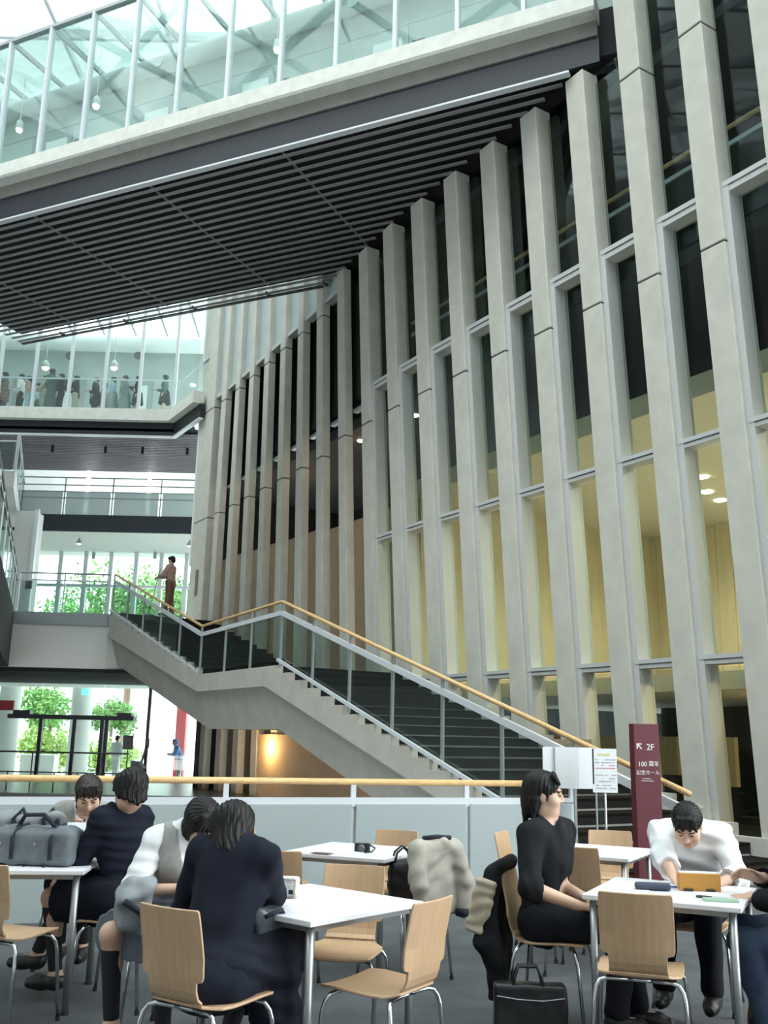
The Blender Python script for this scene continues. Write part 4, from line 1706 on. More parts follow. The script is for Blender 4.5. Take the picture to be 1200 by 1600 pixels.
    def foot(s, f, i, g=0.0, k=.02):
        q = s.sc
        a, t = s.ank[i], s.toe[i]
        dn = np.array([0, 0, -1.0])
        f.cone(a + dn * .035 - t * .02, a + dn * .045 + t * .10 * q, .038 * q + g, .036 * q + g, k)
        f.cone(a + dn * .045 + t * .08 * q, a + dn * .055 + t * .155 * q, .036 * q + g, .024 * q + g, k)
        f.cone(a, a + dn * .04, .036 * q + g, .036 * q + g, k)

    def hand(s, f, i):
        q = .95 if s.female else 1.0
        w, d, n = s.wri[i], s.fd[i], s.pn[i]
        n = nrm(n - d * (n @ d))
        side = np.cross(d, n) * (1 if i == 1 else -1)   # towards the thumb
        lens = (.070, .078, .072, .056)
        for j in range(4):
            off = (.030 - .020 * j) * q
            kn = w + d * (.088 - .004 * abs(j - 1)) * q + side * off
            f.cone(w + d * .018 + side * off * .6, kn, .0135 * q, .0105 * q, .018)
        for j in range(4):
            off = (.030 - .020 * j) * q
            p = w + d * (.088 - .004 * abs(j - 1)) * q + side * off
            dirn = nrm(d + side * (.10 - .07 * j))
            ang = 0
            r = .0088 * q
            for m_, fr in enumerate((.45, .31, .24)):
                ang += s.curl * (.55, .75, .5)[m_]
                dd = dirn * math.cos(ang) + n * math.sin(ang)
                p2 = p + dd * lens[j] * fr * q
                f.cone(p, p2, r, r * .9, .004)
                p, r = p2, r * .9
        b = w + d * .028 * q + side * .026 * q + n * .004
        dd = nrm(side * .75 + d * .75 + n * .35)
        p2 = b + dd * .042 * q
        f.cone(b, p2, .0125 * q, .0105 * q, .012)
        f.cone(p2, p2 + nrm(dd + d * .5) * .032 * q, .0102 * q, .0082 * q, .005)

    def hp(s, x, y, z):
        q = (s.sc * .5 + .5)
        return s.head + (s.HA[0] * x + s.HA[1] * y + s.HA[2] * z) * q

    def headf(s, f):
        A = s.HA
        q = s.sc * .5 + .5
        e = lambda c, r, k=.02, op='add': f.ell(s.hp(*c), [v * q for v in r], A, k, op)
        e((0, -.012, .035), (.073, .092, .082))
        e((0, .022, -.028), (.060, .064, .080), .03)
        e((0, .052, -.086), (.030, .028, .026), .03)
        for sg in (-1, 1):
            e((sg * .045, .048, -.03), (.022, .03, .024), .03)
            e((sg * .042, .015, -.075), (.02, .04, .022), .03)
            e((sg * .030, .098, .006), (.017, .016, .011), .014, 'cut')
            e((sg * .030, .078, .004), (.013, .013, .011), .003)
            f.cone(s.hp(sg * .014, .090, .024), s.hp(sg * .046, .078, .024), .0075 * q, .006 * q, .012)
            e((sg * .073, -.008, -.005), (.010, .020, .030), .008)
            e((sg * .012, .090, -.030), (.009, .009, .008), .008)
        f.cone(s.hp(0, .086, .012), s.hp(0, .103, -.026), .0075 * q, .0105 * q, .012)
        f.cone(s.hp(-.016, .080, -.0555), s.hp(.016, .080, -.0555), .0065 * q, .0065 * q, .006)
        f.cone(s.hp(-.014, .079, -.066), s.hp(.014, .079, -.066), .0075 * q, .0075 * q, .006)
        f.cone(s.neck - s.U * .03, s.hp(0, -.022, -.04), .055 * s.sc * (.86 if s.female else 1), .050 * (.9 if s.female else 1), .03)

    def paint(s, c):
        r = (c - s.head) @ s.HA.T / (s.sc * .5 + .5)
        x, y, z = r[:, 0], r[:, 1], r[:, 2]
        mi = np.zeros(len(c))
        fr = y > .06
        ey = fr & (((np.abs(x) - .030) / .0135) ** 2 + ((z - .003) / .0062) ** 2 < 1)
        br = fr & (np.abs(np.abs(x) - .031) < .019) & (np.abs(z - .026 + (np.abs(x) - .031) ** 2 * 9) < .0036)
        lp = fr & ((x / .022) ** 2 + ((z + .061) / .0095) ** 2 < 1)
        mi[lp] = 1
        mi[ey | br] = 2
        return mi

    def body(s, label, h=.005, group=None, detail=True):
        lo, hi = s.bounds()
        f = Field(lo, hi, h)
        s.torso(f)
        for i in (0, 1):
            s.arm(f, i)
            s.leg(f, i)
            s.foot(f, i)
        f2 = f
        s.headf(f2)
        for i in (0, 1):
            if detail:
                s.hand(f, i)
            else:
                f.cone(s.wri[i], s.wri[i] + s.fd[i] * .14, .035, .025, .02)
        root = (s.hip[0], s.hip[1], min(s.ank[0][2], s.ank[1][2]) - .085)
        s.root = root
        o = field_obj('person', f, ['skin', 'lip', 'eye'], root, None, s.paint)
        tag(o, label, 'person', group)
        s.o = o
        s.h = h
        return o

    def cloth(s, name, mt, fn, h=None, wr=0, wf=25, seed=0, lo=None, hi=None, paint=None, label=None):
        a, b = s.bounds(.33)
        f = Field(a if lo is None else lo, b if hi is None else hi, h or s.h * 1.3)
        fn(f)
        if wr:
            f.wrinkle(wr, wf, seed)
        o = field_obj(name, f, mt, s.root, s.o, paint)
        if label:
            o['label'] = label
        return o

    # ---- garments
    def top(s, f, g=.014, sleeve=1.0, gs=None, neck=.075, hem=.02, vneck=0, arms=True, cuff=None):
        s.torso(f, g)
        gs = g if gs is None else gs
        if arms:
            for i in (0, 1):
                up_ = min(sleeve, 1)
                s.arm(f, i, gs, up_, g2=gs + .004)
                d = nrm(s.wri[i] - s.elb[i])
                e = s.elb[i] + (s.wri[i] - s.elb[i]) * sleeve
                f.cone(e + d * .045, e + d * .10, .075, .075, 0, 'cut')
        # neck opening
        f.cone(s.neck - s.U * .005 + s.FT * .012, s.neck + (s.head - s.neck) * .75, neck, .085, .01, 'cut')
        if vneck:
            f.cone(s.neck + s.FT * .09, s.chest + s.FT * .16 + s.U * (.14 - vneck), .055, .015, .01, 'cut')

    def hair(s, mt='hair', style='short', h=None):
        A = s.HA
        q = s.sc * .5 + .5
        lo, hi = s.head - .24, s.head + .24
        if style in ('long', 'bob', 'crop'):
            lo = lo - np.array([0.05, .05, .16])
        f = Field(lo, hi, h or s.h * .8)
        e = lambda c, r, k=.02, op='add': f.ell(s.hp(*c), [v * q for v in r], A, k, op)
        e((0, -.018, .044), (.085, .100, .089))
        if style == 'short':
            e((0, -.055, -.01), (.072, .060, .075), .03)
            e((0, .120, -.045), (.062, .085, .085), .02, 'cut')
            for x in (-.05, -.02, .015, .045):
                f.cone(s.hp(x * .9, .06, .095), s.hp(x * 1.15, .088, .042), .016, .007, .012)
        elif style == 'shaggy':
            e((0, -.06, -.03), (.080, .062, .095), .03)
            e((0, .130, -.045), (.068, .108, .098), .02, 'cut')
            for x in (-.062, -.035, .0, .035, .062):
                f.cone(s.hp(x * .8, .05, .105), s.hp(x * 1.2, .078, .068), .016, .007, .012)
            for sg in (-1, 1):
                f.cone(s.hp(sg * .07, .012, .05), s.hp(sg * .074, .014, -.02), .015, .006, .012)
                f.cone(s.hp(sg * .06, -.05, -.02), s.hp(sg * .07, -.06, -.125), .028, .010, .012)
            f.cone(s.hp(0, -.09, -.02), s.hp(0, -.10, -.14), .034, .014, .012)
        elif style in ('bob', 'long', 'crop'):
            dz = {'bob': -.14, 'long': -.24, 'crop': -.095}[style]
            for ang in range(-4, 5):
                a = math.radians(ang * 29)
                x, y = math.sin(a) * .078, -math.cos(a) * .088
                if ang in (-4, 4):
                    x *= .95
                f.cone(s.hp(x * .92, y * .9, .06), s.hp(x * .95, y * .8 - .005, dz + .02 * abs(ang)), .026, .015, .025)
            e((0, .122, -.055), (.050, .085, .105), .015, 'cut')
            for x in (-.055, -.032, -.01, .012, .034, .055):
                f.cone(s.hp(x * .8, .055, .105), s.hp(x * 1.08, .092, .032), .018, .0065, .01)
        elif style == 'tied':
            e((0, -.05, .0), (.074, .060, .075), .03)
            e((0, .118, -.045), (.062, .082, .085), .02, 'cut')
            e((0, -.115, .03), (.035, .045, .04), .02)
            for x in (-.05, -.025, 0, .025, .05):
                f.cone(s.hp(x * .85, .06, .10), s.hp(x * 1.12, .088, .04), .016, .006, .01)
            f.cone(s.hp(-.07, .03, .05), s.hp(-.068, .04, -.06), .012, .006, .01)
            f.cone(s.hp(.07, .03, .05), s.hp(.068, .04, -.06), .012, .006, .01)
        # strands
        X, Y, Z_ = f.ax[0][:, None, None] - s.head[0], f.ax[1][None, :, None] - s.head[1], f.ax[2][None, None, :] - s.head[2]
        lx = X * A[0][0] + Y * A[0][1] + Z_ * A[0][2]
        ly = X * A[1][0] + Y * A[1][1] + Z_ * A[1][2]
        lz = X * A[2][0] + Y * A[2][1] + Z_ * A[2][2]
        th = np.arctan2(lx, ly - .05)
        f.d += (.0022 * np.sin(th * 34 + 3 * np.sin(lz * 30)) + .0015 * np.sin(th * 71 + lz * 20)).astype(np.float32)
        return field_obj('hair', f, mt, s.root, s.o)

    def skirt(s, mt, frac=.75, g=.03, pleat=.004):
        def fn(f):
            f.ell(s.hip + np.array([0, 0, .0]), (.175 * s.sc + g, .135 * s.sc + g, .12 * s.sc + g), np.array([s.R, s.F, [0, 0, 1]]), .05)
            for i in (0, 1):
                f.cone(s.hj[i], s.hj[i] + (s.kne[i] - s.hj[i]) * (frac + .3), .092 * s.sc + g, .085 * s.sc + g, .09)
            mid = (s.hj[0] + s.hj[1]) / 2
            mk = (s.kne[0] + s.kne[1]) / 2
            n = nrm(mk - mid)
            f.cone(mid, mid + (mk - mid) * (frac + .2), .09 + g, .085 + g, .09)
            X, Y, Z_ = f.ax[0][:, None, None], f.ax[1][None, :, None], f.ax[2][None, None, :]
            a = nrm(np.cross(n, [0, 0, 1.0])) if abs(n[2]) < .8 else s.R
            l = (X - mid[0]) * a[0] + (Y - mid[1]) * a[1]
            f.d += (pleat * np.sin(l * 110)).astype(np.float32)
            f.halfcut(mid + (mk - mid) * frac, n)
        return s.cloth('skirt', mt, fn)

    def pants(s, mt, g=.014, to=.97, wr=.002, seed=1):
        def fn(f):
            f.ell(s.hip, (.168 * s.sc + g, .125 * s.sc + g, .115 * s.sc + g), np.array([s.R, s.F, [0, 0, 1]]), .05)
            for i in (0, 1):
                s.leg(f, i, g, 0, to, .04, g2=g + .012)
        return s.cloth('trousers', mt, fn, wr=wr, seed=seed)

    def socks(s, mt='sock', a=.58):
        for i in (0, 1):
            def fn(f, i=i):
                s.leg(f, i, .004, a, 1.0)
            lo = np.minimum(s.kne[i], s.ank[i]) - .12
            hi = np.maximum(s.kne[i], s.ank[i]) + .12
            s.cloth('sock', mt, fn, lo=lo, hi=hi)

    def shoes(s, mt='shoe'):
        for i in (0, 1):
            def fn(f, i=i):
                s.foot(f, i, .007)
                f.halfcut(s.ank[i] + np.array([0, 0, -.005]), (0, 0, 1))
            s.cloth('shoe', mt, fn, lo=s.ank[i] - .26, hi=s.ank[i] + .26, h=s.h)


def P(x, y, Y):
    return V(aty(x, y, Y))


def deg(a):
    return math.radians(a)

# ---- man in black, seated upright in profile
hip = V((.90, 5.46, .525))
yaw = math.atan2(-.30, .95)
F_ = np.array([.95, -.30, 0])
R_ = np.array([-.30, -.95, 0])
fig = Fig(hip, yaw, 1.0, lean=.05, twist=-.35, head=P(850, 1242, 5.43), face=(.99, -.12, -.02),
          hands=(P(908, 1400, 5.32), P(900, 1414, 5.18)), poles=((-.5, .6, -.6), (-.55, -.5, -.75)),
          knees=(hip + F_ * .42 - R_ * .08, hip + F_ * .42 + R_ * .09), ankles=(hip + F_ * .46 - R_ * .07 - V((0, 0, .45)), hip + F_ * .36 + R_ * .1 - V((0, 0, .45))),
          palm=((0, 0, -1), (.1, .2, -1)), fdir=((.95, -.3, -.15), (.97, .1, -.15)), curl=.45)
fig.body('man in a black sweater and dark trousers sitting upright in profile beside the white table')
fig.hair('hair', 'shaggy')
fig.cloth('sweater', 'blackcloth', lambda f: fig.top(f, .016, sleeve=.28, gs=.018, neck=.066), wr=.0022, wf=28, seed=3)
fig.pants('blackpants', .016)
fig.shoes()
MANB = fig

# ---- man in white shirt, bent over the table
hip = V((1.86, 5.93, .545))
F_ = nrm((-.44, -.90, 0))
R_ = np.array([F_[1], -F_[0], 0])
yaw = math.atan2(F_[1], F_[0])
fig = Fig(hip, yaw, .93, lean=.27, head=P(1074, 1290, 5.58), face=(-.32, -.70, -.62), head_up=(-.2, -.5, .8),
          hands=(P(1128, 1378, 5.42), P(1050, 1366, 5.46)), poles=((.75, .35, -.6), (-.35, .5, -.8)),
          knees=(hip + F_ * .42 - R_ * .11, hip + F_ * .42 + R_ * .12), ankles=(hip + F_ * .38 - R_ * .12 - V((0, 0, .45)), hip + F_ * .36 + R_ * .14 - V((0, 0, .45))),
          palm=((-.2, 0, -1), (.2, 0, -1)), fdir=((-.8, -.5, -.15), (.25, -.9, -.35)), curl=.6)
fig.body('man in a white shirt bending his head over papers at the right table')
fig.hair('hair', 'short')
fig.cloth('shirt', 'whiteshirt', lambda f: (fig.top(f, .022, sleeve=.62, gs=.024, neck=.062, vneck=.05),
                                            f.cone(fig.neck + fig.RT * .055 + fig.FT * .03, fig.neck - fig.FT * .045 + fig.RT * .03 + fig.U * .03, .014, .014, .01),
                                            f.cone(fig.neck - fig.RT * .055 + fig.FT * .03, fig.neck - fig.FT * .045 - fig.RT * .03 + fig.U * .03, .014, .014, .01),
                                            f.cone(fig.neck + fig.RT * .055 + fig.FT * .03, fig.neck + fig.RT * .03 + fig.FT * .085 - fig.U * .04, .014, .010, .01),
                                            f.cone(fig.neck - fig.RT * .055 + fig.FT * .03, fig.neck - fig.RT * .03 + fig.FT * .085 - fig.U * .04, .014, .010, .01)), wr=.003, wf=26, seed=5)
fig.pants('blackpants', .016)
fig.shoes()
MANW = fig

# ---- partly seen person at the right edge
hip = V((2.20, 4.92, .545))
F_ = nrm((-.92, .38, 0))
R_ = np.array([F_[1], -F_[0], 0])
yaw = math.atan2(F_[1], F_[0])
fig = Fig(hip, yaw, .98, lean=.22, head=hip + V((-.12, .02, .70)), face=(-.85, .3, -.3),
          hands=(P(1176, 1402, 5.0), P(1188, 1372, 5.12)), poles=((.3, -.8, -.4), (.3, .8, -.4)),
          knees=(hip + F_ * .42 - R_ * .10 - V((0, 0, .03)), hip + F_ * .42 + R_ * .1), ankles=(hip + F_ * .30 - R_ * .1 - V((0, 0, .45)), hip + F_ * .2 + R_ * .1 - V((0, 0, .45))),
          palm=((-.1, .2, -1), (-.3, -.6, -.7)), fdir=((-.95, .1, -.1), (-.95, .05, .25)), curl=.55)
fig.body('person cut by the right edge, dark sleeves and jeans, gesturing over the table')
fig.hair('hair', 'short', h=.008)
fig.cloth('jacket', 'blackcloth', lambda f: fig.top(f, .018, sleeve=.9, gs=.018, neck=.062), wr=.0025, wf=26, seed=6)
fig.pants('jeans', .016)
fig.shoes()

# ---- schoolgirl leaning over the front table, back to us
hip = V((-.66, 4.22, .53))
F_ = nrm((.42, .91, 0))
R_ = np.array([F_[1], -F_[0], 0])
yaw = math.atan2(F_[1], F_[0])
fig = Fig(hip, yaw, .97, lean=.28, female=True, head=P(362, 1300, 4.36), face=(-.35, .75, -.55), head_up=(-.05, .35, .93),
          hands=(P(330, 1396, 4.66), P(388, 1396, 4.66)), poles=((-.15, .5, -.8), (.8, -.25, -.5)),
          knees=(hip + F_ * .42 - R_ * .06, hip + F_ * .42 + R_ * .12), ankles=(hip + F_ * .25 - R_ * .1 - V((0, 0, .45)), hip + F_ * .1 + R_ * .17 - V((0, 0, .45))),
          palm=((0, 0, -1), (0, 0, -1)), fdir=((.4, .9, -.1), (-.8, .6, -.1)), curl=.5)
fig.body('schoolgirl in a navy blazer leaning over the front table with her back to us')
fig.hair('hair', 'bob')
fig.cloth('blazer', 'navy', lambda f: (fig.top(f, .026, sleeve=.95, gs=.020, neck=.058),
                                       f.ell(fig.hip - fig.F * .03 - V((0, 0, .04)), (.225, .195, .13), np.array([fig.R, fig.F, [0, 0, 1]]), .06),
                                       f.cone(fig.neck + fig.RT * .06, fig.neck - fig.FT * .05 + fig.U * .025, .016, .018, .012),
                                       f.cone(fig.neck - fig.RT * .06, fig.neck - fig.FT * .05 + fig.U * .025, .016, .018, .012)), wr=.0028, wf=24, seed=7)


def longskirt(f):
    f.ell(fig.hip - V((0, 0, .02)), (.205, .17, .12), np.array([fig.R, fig.F, [0, 0, 1]]), .05)
    for i in (0, 1):
        f.cone(fig.hj[i], fig.kne[i], .125, .105, .08)
    f.cone((fig.kne[1] + fig.hj[1]) / 2 + fig.R * .06, (fig.kne[1] + fig.hj[1]) / 2 + fig.R * .09 - V((0, 0, .30)), .12, .10, .08)
    f.cone((fig.kne[1] + fig.hj[1]) / 2, fig.kne[0] - V((0, 0, .2)), .10, .08, .08)
    f.halfcut(fig.hip - V((0, 0, .36)), (0, 0, -1))


fig.cloth('skirt', 'darkskirt', longskirt, wr=.004, wf=30, seed=9)
fig.socks()
fig.shoes()
GIRLM2 = fig

# ---- girl in white shirt beyond her
hip = V((-.97, 5.16, .53))
F_ = nrm((-.20, -.98, 0))
R_ = np.array([F_[1], -F_[0], 0])
yaw = math.atan2(F_[1], F_[0])
fig = Fig(hip, yaw, .95, lean=.26, twist=.45, female=True, head=P(316, 1288, 4.98), face=(.45, -.62, -.64), head_up=(.3, -.5, .8),
          hands=(P(292, 1396, 4.78), P(282, 1388, 4.90)), poles=((.6, .4, -.5), (-.8, -.1, -.4)),
          knees=(hip + F_ * .42 - R_ * .08, hip + F_ * .40 + R_ * .19), ankles=(hip + F_ * .38 - R_ * .1 - V((0, 0, .45)), hip + F_ * .34 + R_ * .17 - V((0, 0, .45))),
          palm=((0, 0, -1), (0, 0, -1)), fdir=((.5, -.6, -.2), (.9, -.2, -.1)), curl=.5)
fig.body('schoolgirl with bowed head in a white shirt behind the leaning navy blazer')
fig.hair('hair', 'bob')
fig.cloth('shirt', 'whiteshirt', lambda f: fig.top(f, .018, sleeve=.35, gs=.024, neck=.060), wr=.003, wf=26, seed=11)
fig.cloth('vest', 'greyvest', lambda f: (fig.torso(f, .026),
                                         [f.cone(fig.sh[i] - fig.RT * (0 if i == 0 else 0), fig.sh[i] + (fig.RT if i else -fig.RT) * .12 - fig.U * .02, .085, .10, .01, 'cut') for i in (0, 1)],
                                         f.cone(fig.neck - fig.U * .02, fig.neck + fig.U * .2, .075, .12, .01, 'cut'),
                                         f.cone(fig.neck + fig.FT * .08, fig.chest + fig.FT * .16 + fig.U * .02, .06, .02, .01, 'cut')), seed=12)
fig.skirt('greyskirt', 1.0, .022)
fig.socks('sock', .60)
fig.shoes()
GIRLM1 = fig

# ---- navy blazer girl at the left table
hip = V((-1.42, 5.78, .53))
F_ = nrm((-.97, .22, 0))
R_ = np.array([F_[1], -F_[0], 0])
yaw = math.atan2(F_[1], F_[0])
fig = Fig(hip, yaw, .98, lean=.16, twist=-.35, female=True, head=P(204, 1236, 5.74), face=(-.62, .70, -.36), head_up=(-.1, .2, .95),
          hands=(P(138, 1318, 5.92), P(146, 1300, 6.1)), poles=((-.2, -.6, -.8), (.4, .6, -.6)),
          knees=(hip + F_ * .42 - R_ * .07, hip + F_ * .42 + R_ * .1 + V((0, 0, .02))), ankles=(hip + F_ * .34 - R_ * .06 - V((0, 0, .45)), hip + F_ * .62 + R_ * .12 - V((0, 0, .42))),
          palm=((0, .6, -.4), (0, .2, -1)), fdir=((-.7, .5, .4), (-.9, .3, .1)), curl=.55)
fig.body('schoolgirl in a navy blazer sitting upright at the left table, turned away')
fig.hair('hair', 'crop')
fig.cloth('blazer', 'navy', lambda f: (fig.top(f, .026, sleeve=.95, gs=.020, neck=.056),
                                       f.ell(fig.hip - fig.F * .02 - V((0, 0, .02)), (.205, .17, .13), np.array([fig.R, fig.F, [0, 0, 1]]), .06)), wr=.0028, wf=24, seed=13)
fig.skirt('darkskirt', .86, .03)
fig.socks('sock', .56)
fig.shoes()

# ---- girl in grey vest facing us
hip = V((-1.90, 6.62, .53))
F_ = nrm((.12, -.99, 0))
R_ = np.array([F_[1], -F_[0], 0])
yaw = math.atan2(F_[1], F_[0])
fig = Fig(hip, yaw, .96, lean=.34, side=-.02, female=True, head=P(138, 1243, 6.32), face=(.30, -.80, -.48), head_up=(.1, -.35, .9),
          hands=(P(140, 1306, 6.12), P(106, 1314, 6.14)), poles=((.5, .3, -.9), (-.25, .3, -.9)),
          knees=(hip + F_ * .40 - R_ * .07, hip + F_ * .40 + R_ * .07), ankles=(hip + F_ * .2 - R_ * .07 - V((0, 0, .45)), hip + F_ * .2 + R_ * .07 - V((0, 0, .45))),
          palm=((-.6, -.2, -.2), (.2, 0, -1)), fdir=((-.2, -.6, .7), (.5, -.8, -.2)), curl=.5)
fig.body('schoolgirl in a grey vest and white collar facing us behind the school bags')
fig.hair('brownhair', 'tied')
fig.cloth('shirt', 'whiteshirt', lambda f: (fig.top(f, .016, sleeve=.9, gs=.014, neck=.056, vneck=.04),
                                            f.cone(fig.neck + fig.RT * .05 + fig.FT * .03, fig.neck + fig.RT * .045 + fig.FT * .085 - fig.U * .055, .014, .012, .01),
                                            f.cone(fig.neck - fig.RT * .05 + fig.FT * .03, fig.neck - fig.RT * .045 + fig.FT * .085 - fig.U * .055, .014, .012, .01)), seed=14)
fig.cloth('vest', 'greyvest', lambda f: (fig.top(f, .024, sleeve=.85, gs=.022, neck=.072),
                                         f.cone(fig.neck + fig.FT * .08, fig.chest + fig.FT * .16 + fig.U * .02, .055, .02, .01, 'cut')), wr=.0015, seed=15)
fig.cloth('tie', 'tie', lambda f: (f.cone(fig.neck + fig.FT * .085 - fig.U * .06, fig.chest + fig.FT * .135 + fig.U * .0, .016, .02, .01),
                                   f.cone(fig.neck + fig.FT * .085 - fig.U * .065 - fig.RT * .04, fig.neck + fig.FT * .085 - fig.U * .065 + fig.RT * .04, .014, .014, .01)))
fig.skirt('darkskirt', .8, .03)
fig.socks('sock', .56)
fig.shoes()

# ================================================================ BAGS, CLOTHES AND PAPERS
M['bagcanvas'] = mat('grey_blue_canvas', (.13, .15, .165), .8, noise=.15, nscale=25)
M['bagsoft'] = mat('pale_grey_canvas', (.24, .26, .27), .8, noise=.15, nscale=20)
M['strap'] = mat('navy_strap', (.012, .016, .03), .8)
M['pouch'] = mat('white_patterned_cotton', (.62, .62, .60), .8, noise=.30, nscale=70)
M['piping'] = mat('tan_piping', (.40, .30, .18), .7)
M['nylon'] = mat('black_nylon', (.010, .010, .012), .55, noise=.2, nscale=20)
M['gloss'] = mat('glossy_dark_vinyl', (.07, .08, .09), .25, noise=.3, nscale=12)
M['jacket'] = mat('beige_jacket', (.42, .39, .33), .85, noise=.10, nscale=20)
M['lining'] = mat('beige_lining', (.50, .43, .32), .8, noise=.08, nscale=20)
M['leather'] = mat('black_leather', (.012, .012, .013), .32, noise=.2, nscale=30, bump=.2, bscale=120)
M['orange'] = mat('orange_card', (.62, .30, .06), .6)
M['case'] = mat('slate_pencil_case', (.055, .065, .10), .7)
M['greenbook'] = mat('pale_green_cover', (.35, .48, .36), .6)
M['bluepen'] = mat('blue_plastic', (.05, .13, .42), .4)
M['kraft'] = mat('brown_bag_canvas', (.16, .12, .055), .85, noise=.15, nscale=25)
M['pinkshirt'] = mat('faded_pink_shirt', (.50, .33, .28), .85)
M['brownpants'] = mat('brown_trousers', (.22, .12, .08), .85)
M['teal'] = mat('dark_teal_coat', (.05, .09, .09), .85)
M['greydress'] = mat('grey_cloth', (.20, .22, .22), .85)
M['paleblue'] = mat('pale_blue_shirt', (.35, .50, .58), .85)
M['beigepants'] = mat('beige_trousers', (.42, .40, .32), .85)
M['patterned'] = mat('brown_patterned_blouse', (.16, .10, .08), .85, noise=.6, nscale=18)
M['mauve'] = mat('mauve_cardigan', (.26, .20, .24), .85)
M['brightblue'] = mat('bright_blue_shirt', (.06, .25, .60), .8)
M['whitecloth'] = mat('white_clothes', (.75, .75, .74), .85)


def axes(yaw, tilt=0.0):
    c, s_ = math.cos(yaw), math.sin(yaw)
    X, Y, Zv = np.array([c, s_, 0]), np.array([-s_, c, 0]), np.array([0, 0, 1.0])
    if tilt:
        Y, Zv = Y * math.cos(tilt) + Zv * math.sin(tilt), Zv * math.cos(tilt) - Y * math.sin(tilt)
    return np.array([X, Y, Zv])


def soft(name, mt, c, half, rad, A, parent=None, root=None, h=.006, wr=.002, wf=25, seed=0, extra=None, top=None):
    c = V(c)
    R = float(np.linalg.norm(half)) + .06
    f = Field(c - R, c + R, h)
    f.rbox(c, half, A, rad)
    if extra:
        extra(f)
    if wr:
        f.wrinkle(wr, wf, seed)
    rt = root if root is not None else (c[0], c[1], c[2] - half[2])
    return field_obj(name, f, mt, rt, parent)


def L(c, A, x, y, z):
    return Vector(V(c) + A[0] * x + A[1] * y + A[2] * z)


# two school bags on the left table
A = axes(-.10)
c = V(aty(58, 1328, 5.68))
c[2] = .722 + .095
root = (c[0], c[1], .722)
b = soft('school_bag', 'bagcanvas', c, (.235, .10, .095), .035, A, wr=.0025, seed=1,
         extra=lambda f: f.rbox(c + A[2] * .085, (.19, .06, .025), A, .02, k=.03))
tag(b, 'grey boxy school bag with navy straps lying on the left table', 'bag', 'school bags on the left table')
for sx in (-.10, .12):
    MB().tube([L(c, A, sx, -.104, -.06), L(c, A, sx, -.108, .05), L(c, A, sx + .01, -.06, .11), L(c, A, sx + .01, .05, .112), L(c, A, sx, .10, .03)], .011, 8).build('strap', 'strap', b, off=root, smooth=True)
MB().tube([L(c, A, -.10, -.05, .105), L(c, A, -.06, -.06, .17), L(c, A, .05, -.06, .175), L(c, A, .12, -.05, .105)], .012, 8).build('handle', 'strap', b, off=root, smooth=True)
mb = MB()
for sx in (-.17, .03):
    p, q = L(c, A, sx, -.100, .02), L(c, A, sx, -.106, .02)
    mb.tube([p, q], .011, 10)
mb.build('rivet', 'chrome', b, off=root)
MB().tube([L(c, A, -.02, -.10, -.085), L(c, A, -.01, -.14, -.13), L(c, A, .03, -.15, -.15), L(c, A, .08, -.14, -.12), L(c, A, .10, -.10, -.085)], .006, 6).build('loose_strap', 'strap', b, off=root, smooth=True)
A = axes(.12)
c = V(aty(36, 1300, 5.98))
c[2] = .722 + .13
root = (c[0], c[1], .722)
b = soft('school_bag', 'bagsoft', c, (.23, .10, .13), .06, A, wr=.006, wf=18, seed=2)
tag(b, 'paler slumped school bag standing behind the boxy grey one', 'bag', 'school bags on the left table')
for sx in (-.02, .15):
    MB().tube([L(c, A, sx, -.105, -.02), L(c, A, sx - .02, -.10, .09), L(c, A, sx + .02, -.05, .145), L(c, A, sx + .06, -.09, .08), L(c, A, sx + .07, -.108, .0)], .014, 8).build('strap', 'strap', b, off=root, smooth=True)
# sheet of paper held by the girl in the vest
c = V(aty(124, 1298, 5.98))
b = MB()
Ap = axes(.15, .9)
b.box(Vector(c), (.15, .11, .003), [Vector(a) for a in Ap])
tag(b.build('paper_sheet', 'paper', off=tuple(c)), 'white sheet held by the girl in the grey vest', 'paper')
# pouch
p = atz(446, 1404, .72)
c = V((p.x, p.y + .03, .722 + .045))
A = axes(-.30)
b = soft('pouch', 'pouch', c, (.058, .028, .045), .014, A, h=.004, wr=.0008, wf=40)
tag(b, 'small white patterned pouch with tan edging on the front table', 'pouch')
mb = MB()
mb.tube([L(c, A, -.054, -.029, -.04), L(c, A, .054, -.029, -.04), L(c, A, .056, -.029, .036), L(c, A, -.054, -.029, .038)], .003, 6, closed=True)
mb.build('piping', 'piping', b, off=(c[0], c[1], c[2] - .045))
MB().box(L(c, A, .034, -.030, -.018), (.022, .003, .018), [Vector(a) for a in A]).build('label_patch', 'strap', b, off=(c[0], c[1], c[2] - .045))
# bag on the lap of the girl in white
c = V(aty(208, 1420, 4.80))
A = axes(.3)
b = soft('lap_bag', 'bagsoft', c, (.085, .10, .10), .05, A, wr=.006, wf=22, seed=4, extra=lambda f: f.rbox(c + V((.02, .02, .08)), (.06, .07, .05), A, .03, k=.04))
tag(b, 'crumpled grey bag on the lap of the girl in white shirt', 'bag')
MB().tube([L(c, A, -.05, -.105, .05), L(c, A, .03, -.115, .0), L(c, A, .08, -.105, -.07)], .016, 8).build('strap', 'strap', b, off=(c[0], c[1], c[2] - .10), smooth=True)
# glossy bag on the lap of the leaning girl
c = V(aty(410, 1458, 4.33))
A = axes(.9)
b = soft('lap_bag', 'gloss', c, (.09, .07, .105), .045, A, wr=.007, wf=26, seed=6)
tag(b, 'glossy dark bag on the lap of the leaning navy blazer', 'bag')
MB().tube([L(c, A, -.06, -.075, .08), L(c, A, .02, -.085, .10), L(c, A, .09, -.06, .03), L(c, A, .095, -.04, -.08)], .010, 8).build('strap', 'strap', b, off=(c[0], c[1], c[2] - .105), smooth=True)

